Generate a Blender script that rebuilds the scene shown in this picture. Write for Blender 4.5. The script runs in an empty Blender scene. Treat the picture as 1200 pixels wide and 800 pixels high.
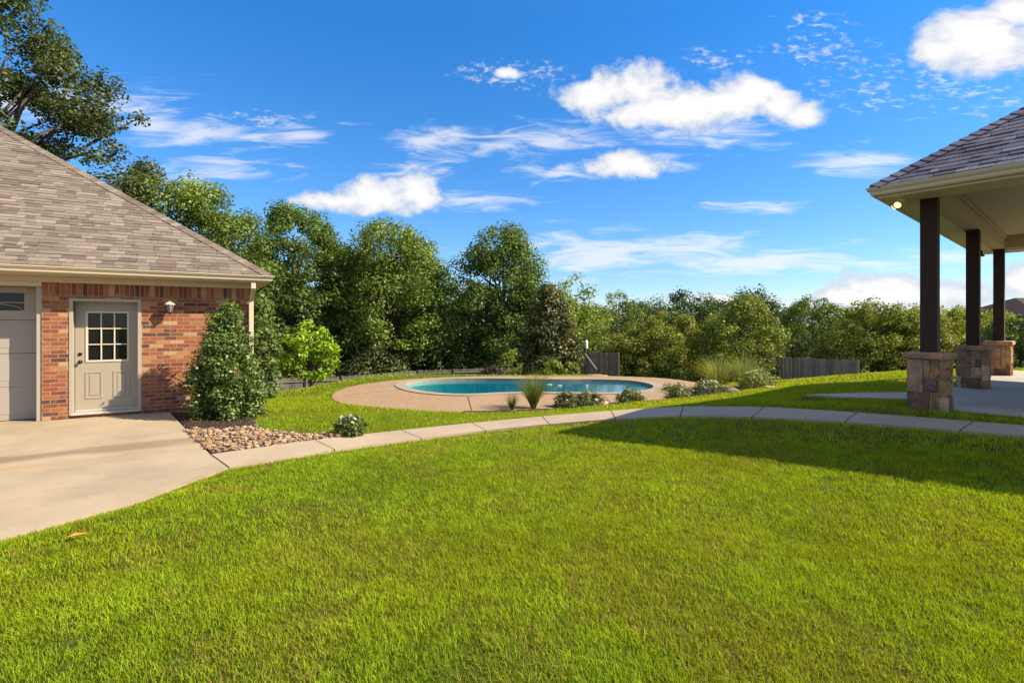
import bpy, bmesh, math, random
import numpy as np
from mathutils import Vector, Matrix

random.seed(7)
rng = np.random.default_rng(11)
R = math.radians
scn = bpy.context.scene
COL = scn.collection

# ------------------------------------------------------------------ camera
F = 600.0            # focal length in pixels of the 1200 px wide photograph
EYE = 1.65
HOR = 380.0
cam_d = bpy.data.cameras.new('camera')
cam = bpy.data.objects.new('camera', cam_d)
COL.objects.link(cam)
cam_d.sensor_width = 36.0
cam_d.lens = 36.0 * F / 1200.0
cam_d.shift_y = -(400.0 - HOR) / 1200.0
cam_d.clip_start = 0.05
cam_d.clip_end = 3000
cam.location = (0, 0, EYE)
cam.rotation_euler = (R(90), 0, 0)
scn.camera = cam

# ------------------------------------------------------------------ light
SUN_AZ = -6.0        # degrees from +X towards +Y
SUN_EL = 39.0
SKY_STR = 0.1
SUN_STR = 5.0
EXPOSURE = 1.16
sd = Vector((math.cos(R(SUN_EL)) * math.cos(R(SUN_AZ)), math.cos(R(SUN_EL)) * math.sin(R(SUN_AZ)), math.sin(R(SUN_EL))))
sun_d = bpy.data.lights.new('sun', 'SUN')
sun_d.energy = SUN_STR
sun_d.angle = R(0.53)
sun_d.color = (1.0, 0.87, 0.66)
sun = bpy.data.objects.new('sun', sun_d)
COL.objects.link(sun)
sun.rotation_euler = sd.to_track_quat('Z', 'Y').to_euler()
sun.location = (30, -5, 40)

vs = scn.view_settings
vs.view_transform = 'Standard'
vs.look = 'None'
vs.exposure = EXPOSURE
vs.gamma = 1.0
vs.use_curve_mapping = False
cy = scn.cycles
cy.max_bounces = 7
cy.diffuse_bounces = 4
cy.glossy_bounces = 3
cy.transmission_bounces = 4
cy.transparent_max_bounces = 6
cy.caustics_reflective = False
cy.caustics_refractive = False
cy.use_denoising = True
cy.denoising_input_passes = 'RGB_ALBEDO_NORMAL'
cy.denoising_prefilter = 'ACCURATE'
cy.sample_clamp_indirect = 8.0

# node helper -------------------------------------------------------------
class NT:
    def __init__(s, tree):
        s.t = tree
        s.n = tree.nodes
        s.l = tree.links
    def new(s, typ, **kw):
        n = s.n.new(typ)
        for k, v in kw.items():
            setattr(n, k, v)
        return n
    def put(s, sock, v):
        if isinstance(v, bpy.types.NodeSocket):
            s.l.new(v, sock)
        elif v is not None:
            if isinstance(v, (tuple, list)) and len(v) == 3 and sock.type == 'RGBA':
                v = (*v, 1.0)
            sock.default_value = v
    def m(s, op, a, b=None, c=None, clamp=False):
        n = s.new('ShaderNodeMath', operation=op, use_clamp=clamp)
        s.put(n.inputs[0], a)
        if b is not None: s.put(n.inputs[1], b)
        if c is not None: s.put(n.inputs[2], c)
        return n.outputs[0]
    def mix(s, fac, a, b, mode='MIX'):
        n = s.new('ShaderNodeMix', data_type='RGBA', blend_type=mode)
        s.put(n.inputs[0], fac); s.put(n.inputs[6], a); s.put(n.inputs[7], b)
        return n.outputs[2]
    def noise(s, vec, scale, detail=3, rough=0.55, dist=0.0):
        n = s.new('ShaderNodeTexNoise')
        if vec is not None: s.put(n.inputs['Vector'], vec)
        n.inputs['Scale'].default_value = scale
        n.inputs['Detail'].default_value = detail
        n.inputs['Roughness'].default_value = rough
        n.inputs['Distortion'].default_value = dist
        return n.outputs[0]
    def ramp(s, fac, stops, interp='LINEAR'):
        n = s.new('ShaderNodeValToRGB')
        cr = n.color_ramp
        cr.interpolation = interp
        while len(cr.elements) < len(stops): cr.elements.new(0.5)
        for e, (p, c) in zip(cr.elements, stops):
            e.position = p
            e.color = (*c, 1) if not isinstance(c, (int, float)) else (c, c, c, 1)
        s.put(n.inputs[0], fac)
        return n.outputs[0]
    def sstep(s, x, lo, hi):
        n = s.new('ShaderNodeMapRange', interpolation_type='SMOOTHSTEP')
        s.put(n.inputs[0], x)
        n.inputs[1].default_value = lo; n.inputs[2].default_value = hi
        n.inputs[3].default_value = 0; n.inputs[4].default_value = 1
        return n.outputs[0]
    def xyz(s, x, y, z):
        n = s.new('ShaderNodeCombineXYZ')
        s.put(n.inputs[0], x); s.put(n.inputs[1], y); s.put(n.inputs[2], z)
        return n.outputs[0]
    def sep(s, v):
        n = s.new('ShaderNodeSeparateXYZ'); s.put(n.inputs[0], v)
        return n.outputs

# ------------------------------------------------------------------ sky
world = bpy.data.worlds.new('World')
scn.world = world
world.use_nodes = True
W = NT(world.node_tree)
W.n.clear()
wo = W.new('ShaderNodeOutputWorld')
bg = W.new('ShaderNodeBackground')
W.l.new(bg.outputs[0], wo.inputs[0])
bg.inputs[1].default_value = SKY_STR
sky = W.new('ShaderNodeTexSky', sky_type='NISHITA')
sky.sun_disc = False
sky.sun_elevation = R(SUN_EL)
sky.sun_rotation = R(90 - SUN_AZ)
sky.air_density = 1.0
sky.dust_density = 0.0
sky.ozone_density = 4.0
hs = W.new('ShaderNodeHueSaturation')
hs.inputs['Saturation'].default_value = 1.12
hs.inputs['Value'].default_value = 1.0

tc = W.new('ShaderNodeTexCoord')
dx, dy, dz = W.sep(tc.outputs['Generated'])
grade = W.ramp(dz, [(0.0, (.64, .66, .73)), (.16, (.60, .72, .86)), (.5, (.56, .82, 1.04)), (1.0, (1.05, 1.18, 1.3))])
W.put(hs.inputs['Color'], W.mix(1.0, sky.outputs[0], grade, 'MULTIPLY'))
AZ = W.m('ARCTAN2', dx, dy)
EL = W.m('ARCTAN2', dz, W.m('MAXIMUM', dy, .001))   # cloud layers are drawn out along X

def px_dir(px, py):
    u = (px - 600.0) / F; v = (HOR - py) / F
    return math.atan(u), math.atan(v)

def cloud_mask(lst):
    out = None
    for (px, py, rx, ry) in lst:
        a, e = px_dir(px, py)
        a1, _ = px_dir(px + rx, py); a0, _ = px_dir(px - rx, py)
        _, e1 = px_dir(px, py - ry); _, e0 = px_dir(px, py + ry)
        ra = (a1 - a0) / 2; re = (e1 - e0) / 2
        qa = W.m('MULTIPLY', W.m('SUBTRACT', AZ, a), 1 / ra)
        qe = W.m('MULTIPLY', W.m('SUBTRACT', EL, e), 1 / re)
        r = W.m('SQRT', W.m('ADD', W.m('MULTIPLY', qa, qa), W.m('MULTIPLY', qe, qe)))
        v = W.m('SUBTRACT', 1.0, r)
        out = v if out is None else W.m('SMOOTH_MAX', out, v, 0.15)
    return out

CUM = [(742, 102, 70, 32), (695, 110, 52, 24), (800, 124, 72, 36), (765, 132, 78, 26), (850, 122, 60, 28), (882, 112, 52, 28), (915, 124, 44, 24), (940, 132, 36, 22),
       (1150, 50, 84, 44), (1195, 12, 45, 26), (1100, 62, 40, 25),
       (445, 231, 80, 24), (487, 226, 38, 24), (400, 236, 56, 16),
       (738, 194, 52, 20), (1045, 338, 75, 26), (1110, 344, 90, 24), (1000, 350, 60, 16), (1200, 330, 50, 24), (850, 352, 80, 9),
       (592, 86, 20, 9)]
WISP = [(270, 156, 150, 22), (178, 148, 46, 20), (350, 158, 60, 18), (250, 198, 120, 18), (515, 166, 60, 28), (640, 165, 100, 24),
        (650, 203, 60, 18), (775, 190, 80, 18), (760, 292, 260, 22), (700, 300, 120, 34), (900, 306, 200, 22), (870, 316, 80, 12),
        (1000, 190, 90, 22), (560, 235, 80, 12), (1120, 298, 120, 14), (480, 200, 60, 14), (820, 150, 120, 30), (60, 120, 200, 30),
        (880, 245, 100, 9)]
RIP = [(1060, 100, 150, 48), (960, 60, 90, 26), (600, 88, 90, 22), (840, 70, 70, 18), (1160, 112, 90, 34), (950, 25, 70, 14), (300, 140, 60, 14)]
q1 = W.xyz(W.m('MULTIPLY', AZ, 1.0), W.m('MULTIPLY', EL, 1.35), 0.3)
n1 = W.noise(q1, 15, 9, 0.60, 0.25)
n1b = W.noise(q1, 60, 5, 0.6, 0.3)
q2 = W.xyz(W.m('ADD', AZ, W.m('MULTIPLY', EL, 0.15)), W.m('MULTIPLY', EL, 5.0), 1.7)
n2 = W.noise(q2, 9, 8, 0.62, 0.8)
q3 = W.xyz(AZ, W.m('MULTIPLY', EL, 2.2), 4.2)
n3 = W.noise(q3, 62, 4, 0.5, 0.4)
n3b = W.noise(q3, 9, 3, 0.5, 0.0)
cm = W.m('ADD', cloud_mask(CUM), W.m('MULTIPLY', W.m('SUBTRACT', n1, 0.47), 1.9))
cum = W.m('MULTIPLY', W.sstep(cm, 0.06, 0.44), 0.96)
wm = W.m('ADD', cloud_mask(WISP), W.m('MULTIPLY', W.m('SUBTRACT', n2, 0.53), 3.3))
wis = W.m('MULTIPLY', W.sstep(wm, -0.05, 1.05), 0.64)
rm = W.m('ADD', W.m('MULTIPLY', cloud_mask(RIP), 0.5), W.m('ADD', W.m('MULTIPLY', W.m('SUBTRACT', n3, 0.57), 3.4), W.m('MULTIPLY', W.m('SUBTRACT', n3b, 0.5), 0.9)))
rip = W.m('MULTIPLY', W.m('MULTIPLY', W.sstep(rm, -0.05, 1.15), W.sstep(cloud_mask(RIP), 0.0, 0.3)), 0.62)
den = W.m('MAXIMUM', cum, W.m('MAXIMUM', wis, rip))
shade = W.sstep(W.m('ADD', cm, W.m('MULTIPLY', W.m('SUBTRACT', n1b, 0.5), 0.5)), 0.2, 0.95)
shade = W.m('MAXIMUM', shade, W.m('MULTIPLY', W.m('SUBTRACT', 1.0, W.sstep(cum, 0.0, 0.35)), .85))
ccol = W.mix(shade, (3.0, 3.3, 3.8), (5.0, 4.8, 4.65))
# bright cloud added out of view, overhead and behind the viewer, to fill the shadows
qo = W.xyz(W.m('DIVIDE', dx, W.m('ADD', W.m('ABSOLUTE', dz), .25)), W.m('DIVIDE', dy, W.m('ADD', W.m('ABSOLUTE', dz), .25)), .8)
no = W.noise(qo, 2.3, 7, .58, .3)
rest = W.m('MULTIPLY', W.sstep(no, .44, .58), W.sstep(W.m('MAXIMUM', W.m('SUBTRACT', .15, dy), W.m('SUBTRACT', dz, .78)), 0.0, .22))
rest = W.m('MULTIPLY', rest, W.sstep(dz, 0.0, .08))
skyc = W.mix(den, hs.outputs[0], ccol)
W.put(bg.inputs[0], W.mix(W.m('MULTIPLY', rest, .8), skyc, (6.0, 5.8, 5.5)))
world.cycles.sampling_method = 'MANUAL'
world.cycles.sample_map_resolution = 512

# ------------------------------------------------------------------ scene helpers
def P(px, py, z):
    """the point of the plane at height z that the photograph shows at px, py"""
    Y = F * (EYE - z) / (py - HOR)
    return ((px - 600.0) / F * Y, Y, z)

def tag(o, label=None, cat=None, group=None, kind=None):
    if label: o['label'] = label
    if cat: o['category'] = cat
    if group: o['group'] = group
    if kind: o['kind'] = kind
    return o

def thing(name, label, cat, loc=(0, 0, 0), rotz=0.0, group=None):
    o = bpy.data.objects.new(name, None)
    o.empty_display_size = 0.2
    COL.objects.link(o)
    o.location = loc
    o.rotation_euler = (0, 0, rotz)
    return tag(o, label, cat, group)

def np_mesh(name, verts, faces_n, loops, mat, parent=None, cols=None, smooth=False):
    me = bpy.data.meshes.new(name)
    verts = np.asarray(verts, dtype=np.float32)
    loops = np.asarray(loops, dtype=np.int32).ravel()
    faces_n = np.asarray(faces_n, dtype=np.int32)
    me.vertices.add(len(verts)); me.vertices.foreach_set('co', verts.ravel())
    me.loops.add(len(loops)); me.loops.foreach_set('vertex_index', loops)
    me.polygons.add(len(faces_n))
    st = np.zeros(len(faces_n), dtype=np.int32); st[1:] = np.cumsum(faces_n)[:-1]
    me.polygons.foreach_set('loop_start', st)
    me.polygons.foreach_set('loop_total', faces_n)
    if smooth: me.polygons.foreach_set('use_smooth', np.ones(len(faces_n), dtype=bool))
    if cols is not None:
        a = me.color_attributes.new('Col', 'FLOAT_COLOR', 'POINT')
        c = np.ones((len(verts), 4), dtype=np.float32); c[:, :3] = cols
        a.data.foreach_set('color', c.ravel())
    me.update(calc_edges=True)
    me.validate()
    if mat: me.materials.append(mat)
    o = bpy.data.objects.new(name, me)
    COL.objects.link(o)
    if parent: o.parent = parent
    return o

class MB:
    def __init__(s):
        s.v = []; s.f = []; s.c = []
    def add(s, vs, fs, c=(1, 1, 1)):
        b = len(s.v)
        s.v += [tuple(v) for v in vs]
        s.f += [tuple(i + b for i in f) for f in fs]
        s.c += [tuple(c)] * len(vs)
    def box(s, x0, x1, y0, y1, z0, z1, c=(1, 1, 1)):
        s.add([(x0, y0, z0), (x1, y0, z0), (x1, y1, z0), (x0, y1, z0), (x0, y0, z1), (x1, y0, z1), (x1, y1, z1), (x0, y1, z1)],
              [(0, 3, 2, 1), (4, 5, 6, 7), (0, 1, 5, 4), (1, 2, 6, 5), (2, 3, 7, 6), (3, 0, 4, 7)], c)
    def quad(s, a, b, c_, d, c=(1, 1, 1)):
        s.add([a, b, c_, d], [(0, 1, 2, 3)], c)
    def tube(s, pts, radii, n=8, c=(1, 1, 1), caps=True):
        pts = [Vector(p) for p in pts]
        rings = []
        vs = []
        for i, p in enumerate(pts):
            d = (pts[min(i + 1, len(pts) - 1)] - pts[max(i - 1, 0)])
            if d.length < 1e-9: d = Vector((0, 0, 1))
            d.normalize()
            a = d.cross(Vector((0, 0, 1)) if abs(d.z) < 0.9 else Vector((1, 0, 0))).normalized()
            b = d.cross(a)
            r = radii[i] if hasattr(radii, '__len__') else radii
            for k in range(n):
                t = 2 * math.pi * k / n
                vs.append(p + a * (r * math.cos(t)) + b * (r * math.sin(t)))
        fs = []
        for i in range(len(pts) - 1):
            for k in range(n):
                k2 = (k + 1) % n
                fs.append((i * n + k, i * n + k2, (i + 1) * n + k2, (i + 1) * n + k))
        if caps:
            fs.append(tuple(range(n - 1, -1, -1)))
            fs.append(tuple((len(pts) - 1) * n + k for k in range(n)))
        s.add(vs, fs, c)
    def lathe(s, prof, cx=0, cy=0, n=20, c=(1, 1, 1)):
        vs = []; fs = []
        for (r, z) in prof:
            for k in range(n):
                t = 2 * math.pi * k / n
                vs.append((cx + r * math.cos(t), cy + r * math.sin(t), z))
        for i in range(len(prof) - 1):
            for k in range(n):
                k2 = (k + 1) % n
                fs.append((i * n + k, i * n + k2, (i + 1) * n + k2, (i + 1) * n + k))
        fs.append(tuple(range(n - 1, -1, -1)))
        fs.append(tuple((len(prof) - 1) * n + k for k in range(n)))
        s.add(vs, fs, c)
    def build(s, name, mat, parent=None, bevel=0, smooth=False, seg=2):
        me = bpy.data.meshes.new(name)
        me.from_pydata(s.v, [], s.f)
        a = me.color_attributes.new('Col', 'FLOAT_COLOR', 'POINT')
        c = np.ones((len(s.v), 4), dtype=np.float32); c[:, :3] = np.array(s.c, dtype=np.float32)
        a.data.foreach_set('color', c.ravel())
        bm = bmesh.new(); bm.from_mesh(me)
        bmesh.ops.recalc_face_normals(bm, faces=bm.faces)
        bm.to_mesh(me); bm.free()
        if smooth: me.polygons.foreach_set('use_smooth', [True] * len(me.polygons))
        me.update()
        if mat: me.materials.append(mat)
        o = bpy.data.objects.new(name, me)
        COL.objects.link(o)
        if parent: o.parent = parent
        if bevel:
            b = o.modifiers.new('bevel', 'BEVEL'); b.width = bevel; b.segments = seg; b.limit_method = 'ANGLE'; b.angle_limit = R(40)
        return o

# value noise used to shape geometry
_lat = rng.random((256, 256))
def vnoise(x, y, s=1.0):
    x = np.asarray(x, dtype=float) * s; y = np.asarray(y, dtype=float) * s
    xi = np.floor(x).astype(int); yi = np.floor(y).astype(int)
    fx = x - xi; fy = y - yi
    fx = fx * fx * (3 - 2 * fx); fy = fy * fy * (3 - 2 * fy)
    g = lambda a, b: _lat[a % 256, b % 256]
    return (g(xi, yi) * (1 - fx) + g(xi + 1, yi) * fx) * (1 - fy) + (g(xi, yi + 1) * (1 - fx) + g(xi + 1, yi + 1) * fx) * fy

def inside(poly, x, y):
    poly = np.asarray([(p[0], p[1]) for p in poly])
    r = np.zeros(np.shape(x), dtype=bool)
    n = len(poly)
    for i in range(n):
        x0, y0 = poly[i]; x1, y1 = poly[(i + 1) % n]
        if y0 == y1: continue
        c = ((y0 > y) != (y1 > y)) & (x < (x1 - x0) * (y - y0) / (y1 - y0) + x0)
        r ^= c
    return r

def pdist(poly, x, y):
    poly = np.asarray([(p[0], p[1]) for p in poly])
    d = np.full(np.shape(x), 1e9)
    n = len(poly)
    for i in range(n):
        ax, ay = poly[i]; bx, by = poly[(i + 1) % n]
        ex, ey = bx - ax, by - ay
        L = ex * ex + ey * ey + 1e-12
        t = np.clip(((x - ax) * ex + (y - ay) * ey) / L, 0, 1)
        d = np.minimum(d, np.hypot(x - ax - t * ex, y - ay - t * ey))
    return d

def chaikin(pts, n=2, closed=True):
    pts = [np.array(p[:2], dtype=float) for p in pts]
    for _ in range(n):
        out = []
        m = len(pts)
        rngi = range(m if closed else m - 1)
        if not closed: out.append(pts[0])
        for i in rngi:
            a, b = pts[i], pts[(i + 1) % m]
            out += [a * .75 + b * .25, a * .25 + b * .75]
        if not closed: out.append(pts[-1])
        pts = out
    return [tuple(p) for p in pts]

# ------------------------------------------------------------------ materials
def mat(name, col=(.5, .5, .5), rough=.6, spec=.5, metal=0.0):
    m = bpy.data.materials.new(name)
    m.use_nodes = True
    t = NT(m.node_tree)
    b = t.n['Principled BSDF']
    b.inputs['Base Color'].default_value = (*col, 1)
    b.inputs['Roughness'].default_value = rough
    b.inputs['Specular IOR Level'].default_value = spec
    b.inputs['Metallic'].default_value = metal
    return m, t, b

def bump(t, b, h, strength=.3, dist=.01):
    n = t.new('ShaderNodeBump')
    n.inputs['Strength'].default_value = strength
    n.inputs['Distance'].default_value = dist
    t.put(n.inputs['Height'], h)
    t.l.new(n.outputs[0], b.inputs['Normal'])

def objco(t): return t.new('ShaderNodeTexCoord').outputs['Object']
def vcol(t): return t.new('ShaderNodeAttribute', attribute_name='Col').outputs['Color']

def paint(name, col, rough=.45, var=.08):
    m, t, b = mat(name, col, rough, .4)
    o = objco(t)
    n = t.noise(o, 3, 4)
    n2 = t.noise(o, 40, 2)
    f = t.m('ADD', t.m('MULTIPLY', n, var), t.m('MULTIPLY', n2, var * .4))
    t.put(b.inputs['Base Color'], t.mix(f, tuple(c * (1 + var * .5) for c in col), tuple(c * .45 for c in col)))
    t.put(b.inputs['Roughness'], t.m('ADD', rough - .08, t.m('MULTIPLY', n2, .16)))
    bump(t, b, n2, .06, .002)
    return m

def concrete(name, col, stain=.25, fine=1.0):
    m, t, b = mat(name, col, .85, .25)
    o = objco(t)
    big = t.noise(o, .7, 5, .6)
    mid = t.noise(o, 5, 5, .65)
    fin = t.noise(o, 70, 4, .75)
    d = tuple(c * .62 for c in col)
    c1 = t.mix(t.m('MULTIPLY', t.sstep(big, .35, .75), stain * 1.6), col, d)
    c2 = t.mix(t.m('MULTIPLY', t.sstep(mid, .45, .8), stain), c1, tuple(c * .7 for c in col))
    c3 = t.mix(t.m('MULTIPLY', t.sstep(fin, .35, .75), .42 * fine), c2, tuple(c * .55 for c in col))
    t.put(b.inputs['Base Color'], c3)
    bump(t, b, t.m('ADD', fin, t.m('MULTIPLY', mid, .8)), .25, .004)
    return m, t, b, c3, o

def drive_mat():
    m, t, b, c, o = concrete('driveway_concrete', (.37, .29, .195), .55)
    x, y, z = t.sep(o)
    w = t.m('MULTIPLY', t.m('SUBTRACT', t.noise(t.xyz(t.m('MULTIPLY', x, 1.2), t.m('MULTIPLY', y, 2.0), 0), 1.0, 5, .6), .5), .5)
    yy = t.m('ADD', y, w)
    def band(c0, hw, soft):
        return t.m('SUBTRACT', 1, t.sstep(t.m('ABSOLUTE', t.m('SUBTRACT', yy, c0)), hw, hw + soft))
    fade = t.sstep(x, -3.9, -.1)
    n = t.noise(t.xyz(t.m('MULTIPLY', x, .8), t.m('MULTIPLY', y, 7), 0), 2.2, 5, .6)
    dark = t.m('MULTIPLY', t.m('MULTIPLY', band(-3.05, .10, .22), t.m('SUBTRACT', 1, t.m('MULTIPLY', fade, .35))), t.m('ADD', .35, t.m('MULTIPLY', n, .7)))
    rust = t.m('MULTIPLY', t.m('MULTIPLY', band(-3.62, .03, .12), t.m('SUBTRACT', 1, t.m('MULTIPLY', fade, .7))), t.m('ADD', .2, t.m('MULTIPLY', n, .8)))
    c = t.mix(t.m('MULTIPLY', dark, 1.0, clamp=True), c, (.14, .095, .055))
    c = t.mix(t.m('MULTIPLY', rust, .8), c, (.33, .18, .06))
    t.put(b.inputs['Base Color'], c)
    return m

def brick_mat(name, soldier=False):
    m, t, b = mat(name, rough=.85, spec=.2)
    x, y, z = t.sep(objco(t))
    u = t.m('ADD', x, y)
    wob = t.m('MULTIPLY', t.m('SUBTRACT', t.noise(objco(t), 22, 2), .5), .006)
    br = t.new('ShaderNodeTexBrick')
    if soldier:
        v = t.xyz(t.m('SUBTRACT', z, 2.155), t.m('ADD', u, wob), 0)
        br.offset = 0.0
        br.inputs['Brick Width'].default_value = .224
        br.inputs['Row Height'].default_value = .0745
    else:
        v = t.xyz(t.m('ADD', u, wob), t.m('ADD', z, wob), 0)
        br.offset = .5
        br.inputs['Brick Width'].default_value = .214
        br.inputs['Row Height'].default_value = .0712
    t.put(br.inputs['Vector'], v)
    br.inputs['Color1'].default_value = (0, 0, 0, 1)
    br.inputs['Color2'].default_value = (1, 1, 1, 1)
    br.inputs['Mortar'].default_value = (0, 0, 0, 1)
    br.inputs['Scale'].default_value = 1.0
    br.inputs['Mortar Size'].default_value = .0062
    br.inputs['Mortar Smooth'].default_value = .25
    br.inputs['Bias'].default_value = 0.0
    rnd = br.outputs[0]; mor = br.outputs[1]
    base = t.ramp(rnd, [(0, (.06, .032, .028)), (.16, (.15, .042, .026)), (.38, (.235, .066, .026)), (.58, (.31, .10, .035)), (.74, (.17, .055, .03)), (.88, (.36, .16, .065)), (1, (.38, .26, .15))])
    n = t.noise(objco(t), 30, 4, .65)
    n2 = t.noise(objco(t), 2.2, 4, .6)
    base = t.mix(t.m('MULTIPLY', t.sstep(n, .45, .8), .55), base, t.mix(t.sstep(n2, .4, .7), (.14, .05, .03), (.42, .27, .15)))
    wash = t.m('MULTIPLY', t.sstep(t.noise(objco(t), 9, 4, .7), .54, .72), .6)
    base = t.mix(wash, base, (.40, .27, .155))
    c = t.mix(mor, base, t.mix(n, (.36, .285, .20), (.22, .17, .12)))
    t.put(b.inputs['Base Color'], c)
    h = t.m('ADD', t.m('SUBTRACT', 1, mor), t.m('MULTIPLY', n, .35))
    bump(t, b, h, .8, .008)
    return m

def shingle_mat(name, tint):
    m, t, b = mat(name, rough=.92, spec=.15)
    o = objco(t)
    n = t.noise(o, 190, 2, .7); n2 = t.noise(o, 1.1, 4)
    c = t.mix(1.0, vcol(t), tint, 'MULTIPLY')
    c = t.mix(t.m('MULTIPLY', n, .55), c, t.mix(1.0, c, (.45, .45, .45), 'MULTIPLY'))
    c = t.mix(t.m('MULTIPLY', t.sstep(n2, .4, .8), .25), c, t.mix(1.0, c, (.6, .58, .55), 'MULTIPLY'))
    t.put(b.inputs['Base Color'], c)
    bump(t, b, n, .4, .004)
    return m

def leaf_mat(name, trans=.35, gloss=.06, rough=.45, tcol=(1.15, 1.25, .45)):
    m = bpy.data.materials.new(name)
    m.use_nodes = True
    t = NT(m.node_tree)
    t.n.clear()
    out = t.new('ShaderNodeOutputMaterial')
    c = vcol(t)
    d = t.new('ShaderNodeBsdfDiffuse'); t.put(d.inputs[0], c)
    tr = t.new('ShaderNodeBsdfTranslucent'); t.put(tr.inputs[0], t.mix(1.0, c, tcol, 'MULTIPLY'))
    a = t.new('ShaderNodeMixShader'); a.inputs[0].default_value = trans
    t.l.new(d.outputs[0], a.inputs[1]); t.l.new(tr.outputs[0], a.inputs[2])
    g = t.new('ShaderNodeBsdfGlossy'); g.inputs['Roughness'].default_value = rough
    t.put(g.inputs[0], (.8, .8, .8))
    mx = t.new('ShaderNodeMixShader'); mx.inputs[0].default_value = gloss
    t.l.new(a.outputs[0], mx.inputs[1]); t.l.new(g.outputs[0], mx.inputs[2])
    t.l.new(mx.outputs[0], out.inputs[0])
    return m

def bark_mat(name, col):
    m, t, b = mat(name, col, .9, .1)
    x, y, z = t.sep(objco(t))
    n = t.noise(t.xyz(t.m('MULTIPLY', x, 9), t.m('MULTIPLY', y, 9), t.m('MULTIPLY', z, 2)), 2, 5, .65)
    t.put(b.inputs['Base Color'], t.mix(n, tuple(c * 1.5 for c in col), tuple(c * .4 for c in col)))
    bump(t, b, n, .6, .03)
    return m

def stone_mat(name, k=1.0):
    m, t, b = mat(name, rough=.9, spec=.2)
    o = objco(t)
    n = t.noise(o, 7, 6, .7); n2 = t.noise(o, 45, 4, .7)
    c = vcol(t)
    c = t.mix(t.m('MULTIPLY', t.sstep(n, .42, .62), .75), c, t.mix(1.0, c, (1.9, 1.5, 1.2), 'MULTIPLY'))
    c = t.mix(t.m('MULTIPLY', t.sstep(n2, .4, .75), .6), c, t.mix(1.0, c, (.42, .38, .38), 'MULTIPLY'))
    t.put(b.inputs['Base Color'], c)
    bump(t, b, t.m('ADD', n, t.m('MULTIPLY', n2, .5)), .9, .02)
    return m

def wood_mat(name, col, rough=.7, gx=1, gy=1, gz=.12, dark=.4):
    m, t, b = mat(name, col, rough, .3)
    x, y, z = t.sep(objco(t))
    n = t.noise(t.xyz(t.m('MULTIPLY', x, gx * 30), t.m('MULTIPLY', y, gy * 30), t.m('MULTIPLY', z, gz * 30)), 1, 5, .6)
    n2 = t.noise(objco(t), 1.2, 4)
    v = vcol(t)
    c = t.mix(n, tuple(c * 1.4 for c in col), tuple(c * dark for c in col))
    c = t.mix(1.0, c, v, 'MULTIPLY')
    c = t.mix(t.m('MULTIPLY', t.sstep(n2, .4, .75), .35), c, tuple(k * .5 for k in col))
    t.put(b.inputs['Base Color'], c)
    bump(t, b, n, .35, .004)
    return m

def glass_mat(name, col=(.01, .011, .012), rough=.02):
    m, t, b = mat(name, col, rough, .45)
    b.inputs['IOR'].default_value = 1.4
    n = t.noise(objco(t), 2.5, 2)
    bump(t, b, n, .04, .01)
    return m

M = {}
M['drive'] = drive_mat()
M['walk'] = concrete('walk_concrete', (.38, .295, .205), .4)[0]
M['patio'] = concrete('patio_concrete', (.42, .37, .31), .4)[0]
M['brick'] = brick_mat('brick')
M['soldier'] = brick_mat('soldier_brick', True)
M['shingle_tan'] = shingle_mat('tan_shingle', (1, 1, 1))
M['shingle_grey'] = shingle_mat('grey_shingle', (1, 1, 1))
M['trim'] = paint('tan_trim_paint', (.52, .43, .30), .4)
M['soffit'] = paint('tan_soffit_paint', (.54, .46, .33), .55)
M['ceiling'] = paint('taupe_ceiling_paint', (.42, .345, .25), .6)
M['door'] = paint('taupe_door_paint', (.30, .255, .195), .4, .05)
M['doortrim'] = paint('taupe_casing_paint', (.33, .285, .22), .4, .05)
M['garage_door'] = paint('grey_taupe_door_paint', (.30, .265, .22), .45, .06)
M['glass'] = glass_mat('window_glass', (.008, .009, .01), .03)
M['dark_metal'] = mat('dark_bronze_metal', (.03, .025, .02), .35, .5, .8)[0]
M['sill'] = paint('pale_sill_paint', (.42, .38, .33), .4, .05)
M['grille'] = paint('cream_grille_paint', (.50, .44, .34), .4, .05)
M['white_paint'] = paint('white_paint', (.8, .78, .72), .4, .03)
M['lantern_metal'] = paint('aged_lantern_metal', (.50, .42, .32), .5, .2)
M['post'] = wood_mat('dark_stained_wood', (.036, .018, .011), .75, dark=.45)
M['fence'] = wood_mat('weathered_fence_wood', (.13, .12, .105), .9)
M['fence_brown'] = wood_mat('brown_fence_wood', (.19, .165, .145), .9)
M['stone'] = stone_mat('rough_stone')
M['mortar'] = concrete('pier_mortar', (.42, .36, .28), .3)[0]
M['bark'] = bark_mat('grey_bark', (.10, .08, .06))
M['leaf'] = leaf_mat('leaf', .38, .025, .5)
M['leaf_gloss'] = leaf_mat('glossy_leaf', .25, .035, .45)
M['grass'] = leaf_mat('grass_blade', .42, .006, .5, (1.15, 1.2, .4))
M['petal'] = leaf_mat('petal', .3, .03, .5, (1, 1, 1))

def lawn_mat():
    m, t, b = mat('lawn_soil_and_thatch', rough=.95, spec=.1)
    o = objco(t)
    n = t.noise(o, .55, 4, .6); n2 = t.noise(o, 28, 4, .7); n3 = t.noise(o, 130, 2, .7)
    c = t.mix(t.sstep(n, .3, .7), (.10, .13, .012), (.15, .16, .014))
    c = t.mix(t.m('MULTIPLY', t.sstep(n2, .4, .7), .5), c, (.05, .075, .01))
    c = t.mix(t.m('MULTIPLY', n3, .5), c, (.10, .085, .03))
    t.put(b.inputs['Base Color'], c)
    bump(t, b, t.m('ADD', n2, n3), .9, .04)
    return m
M['lawn'] = lawn_mat()

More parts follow.
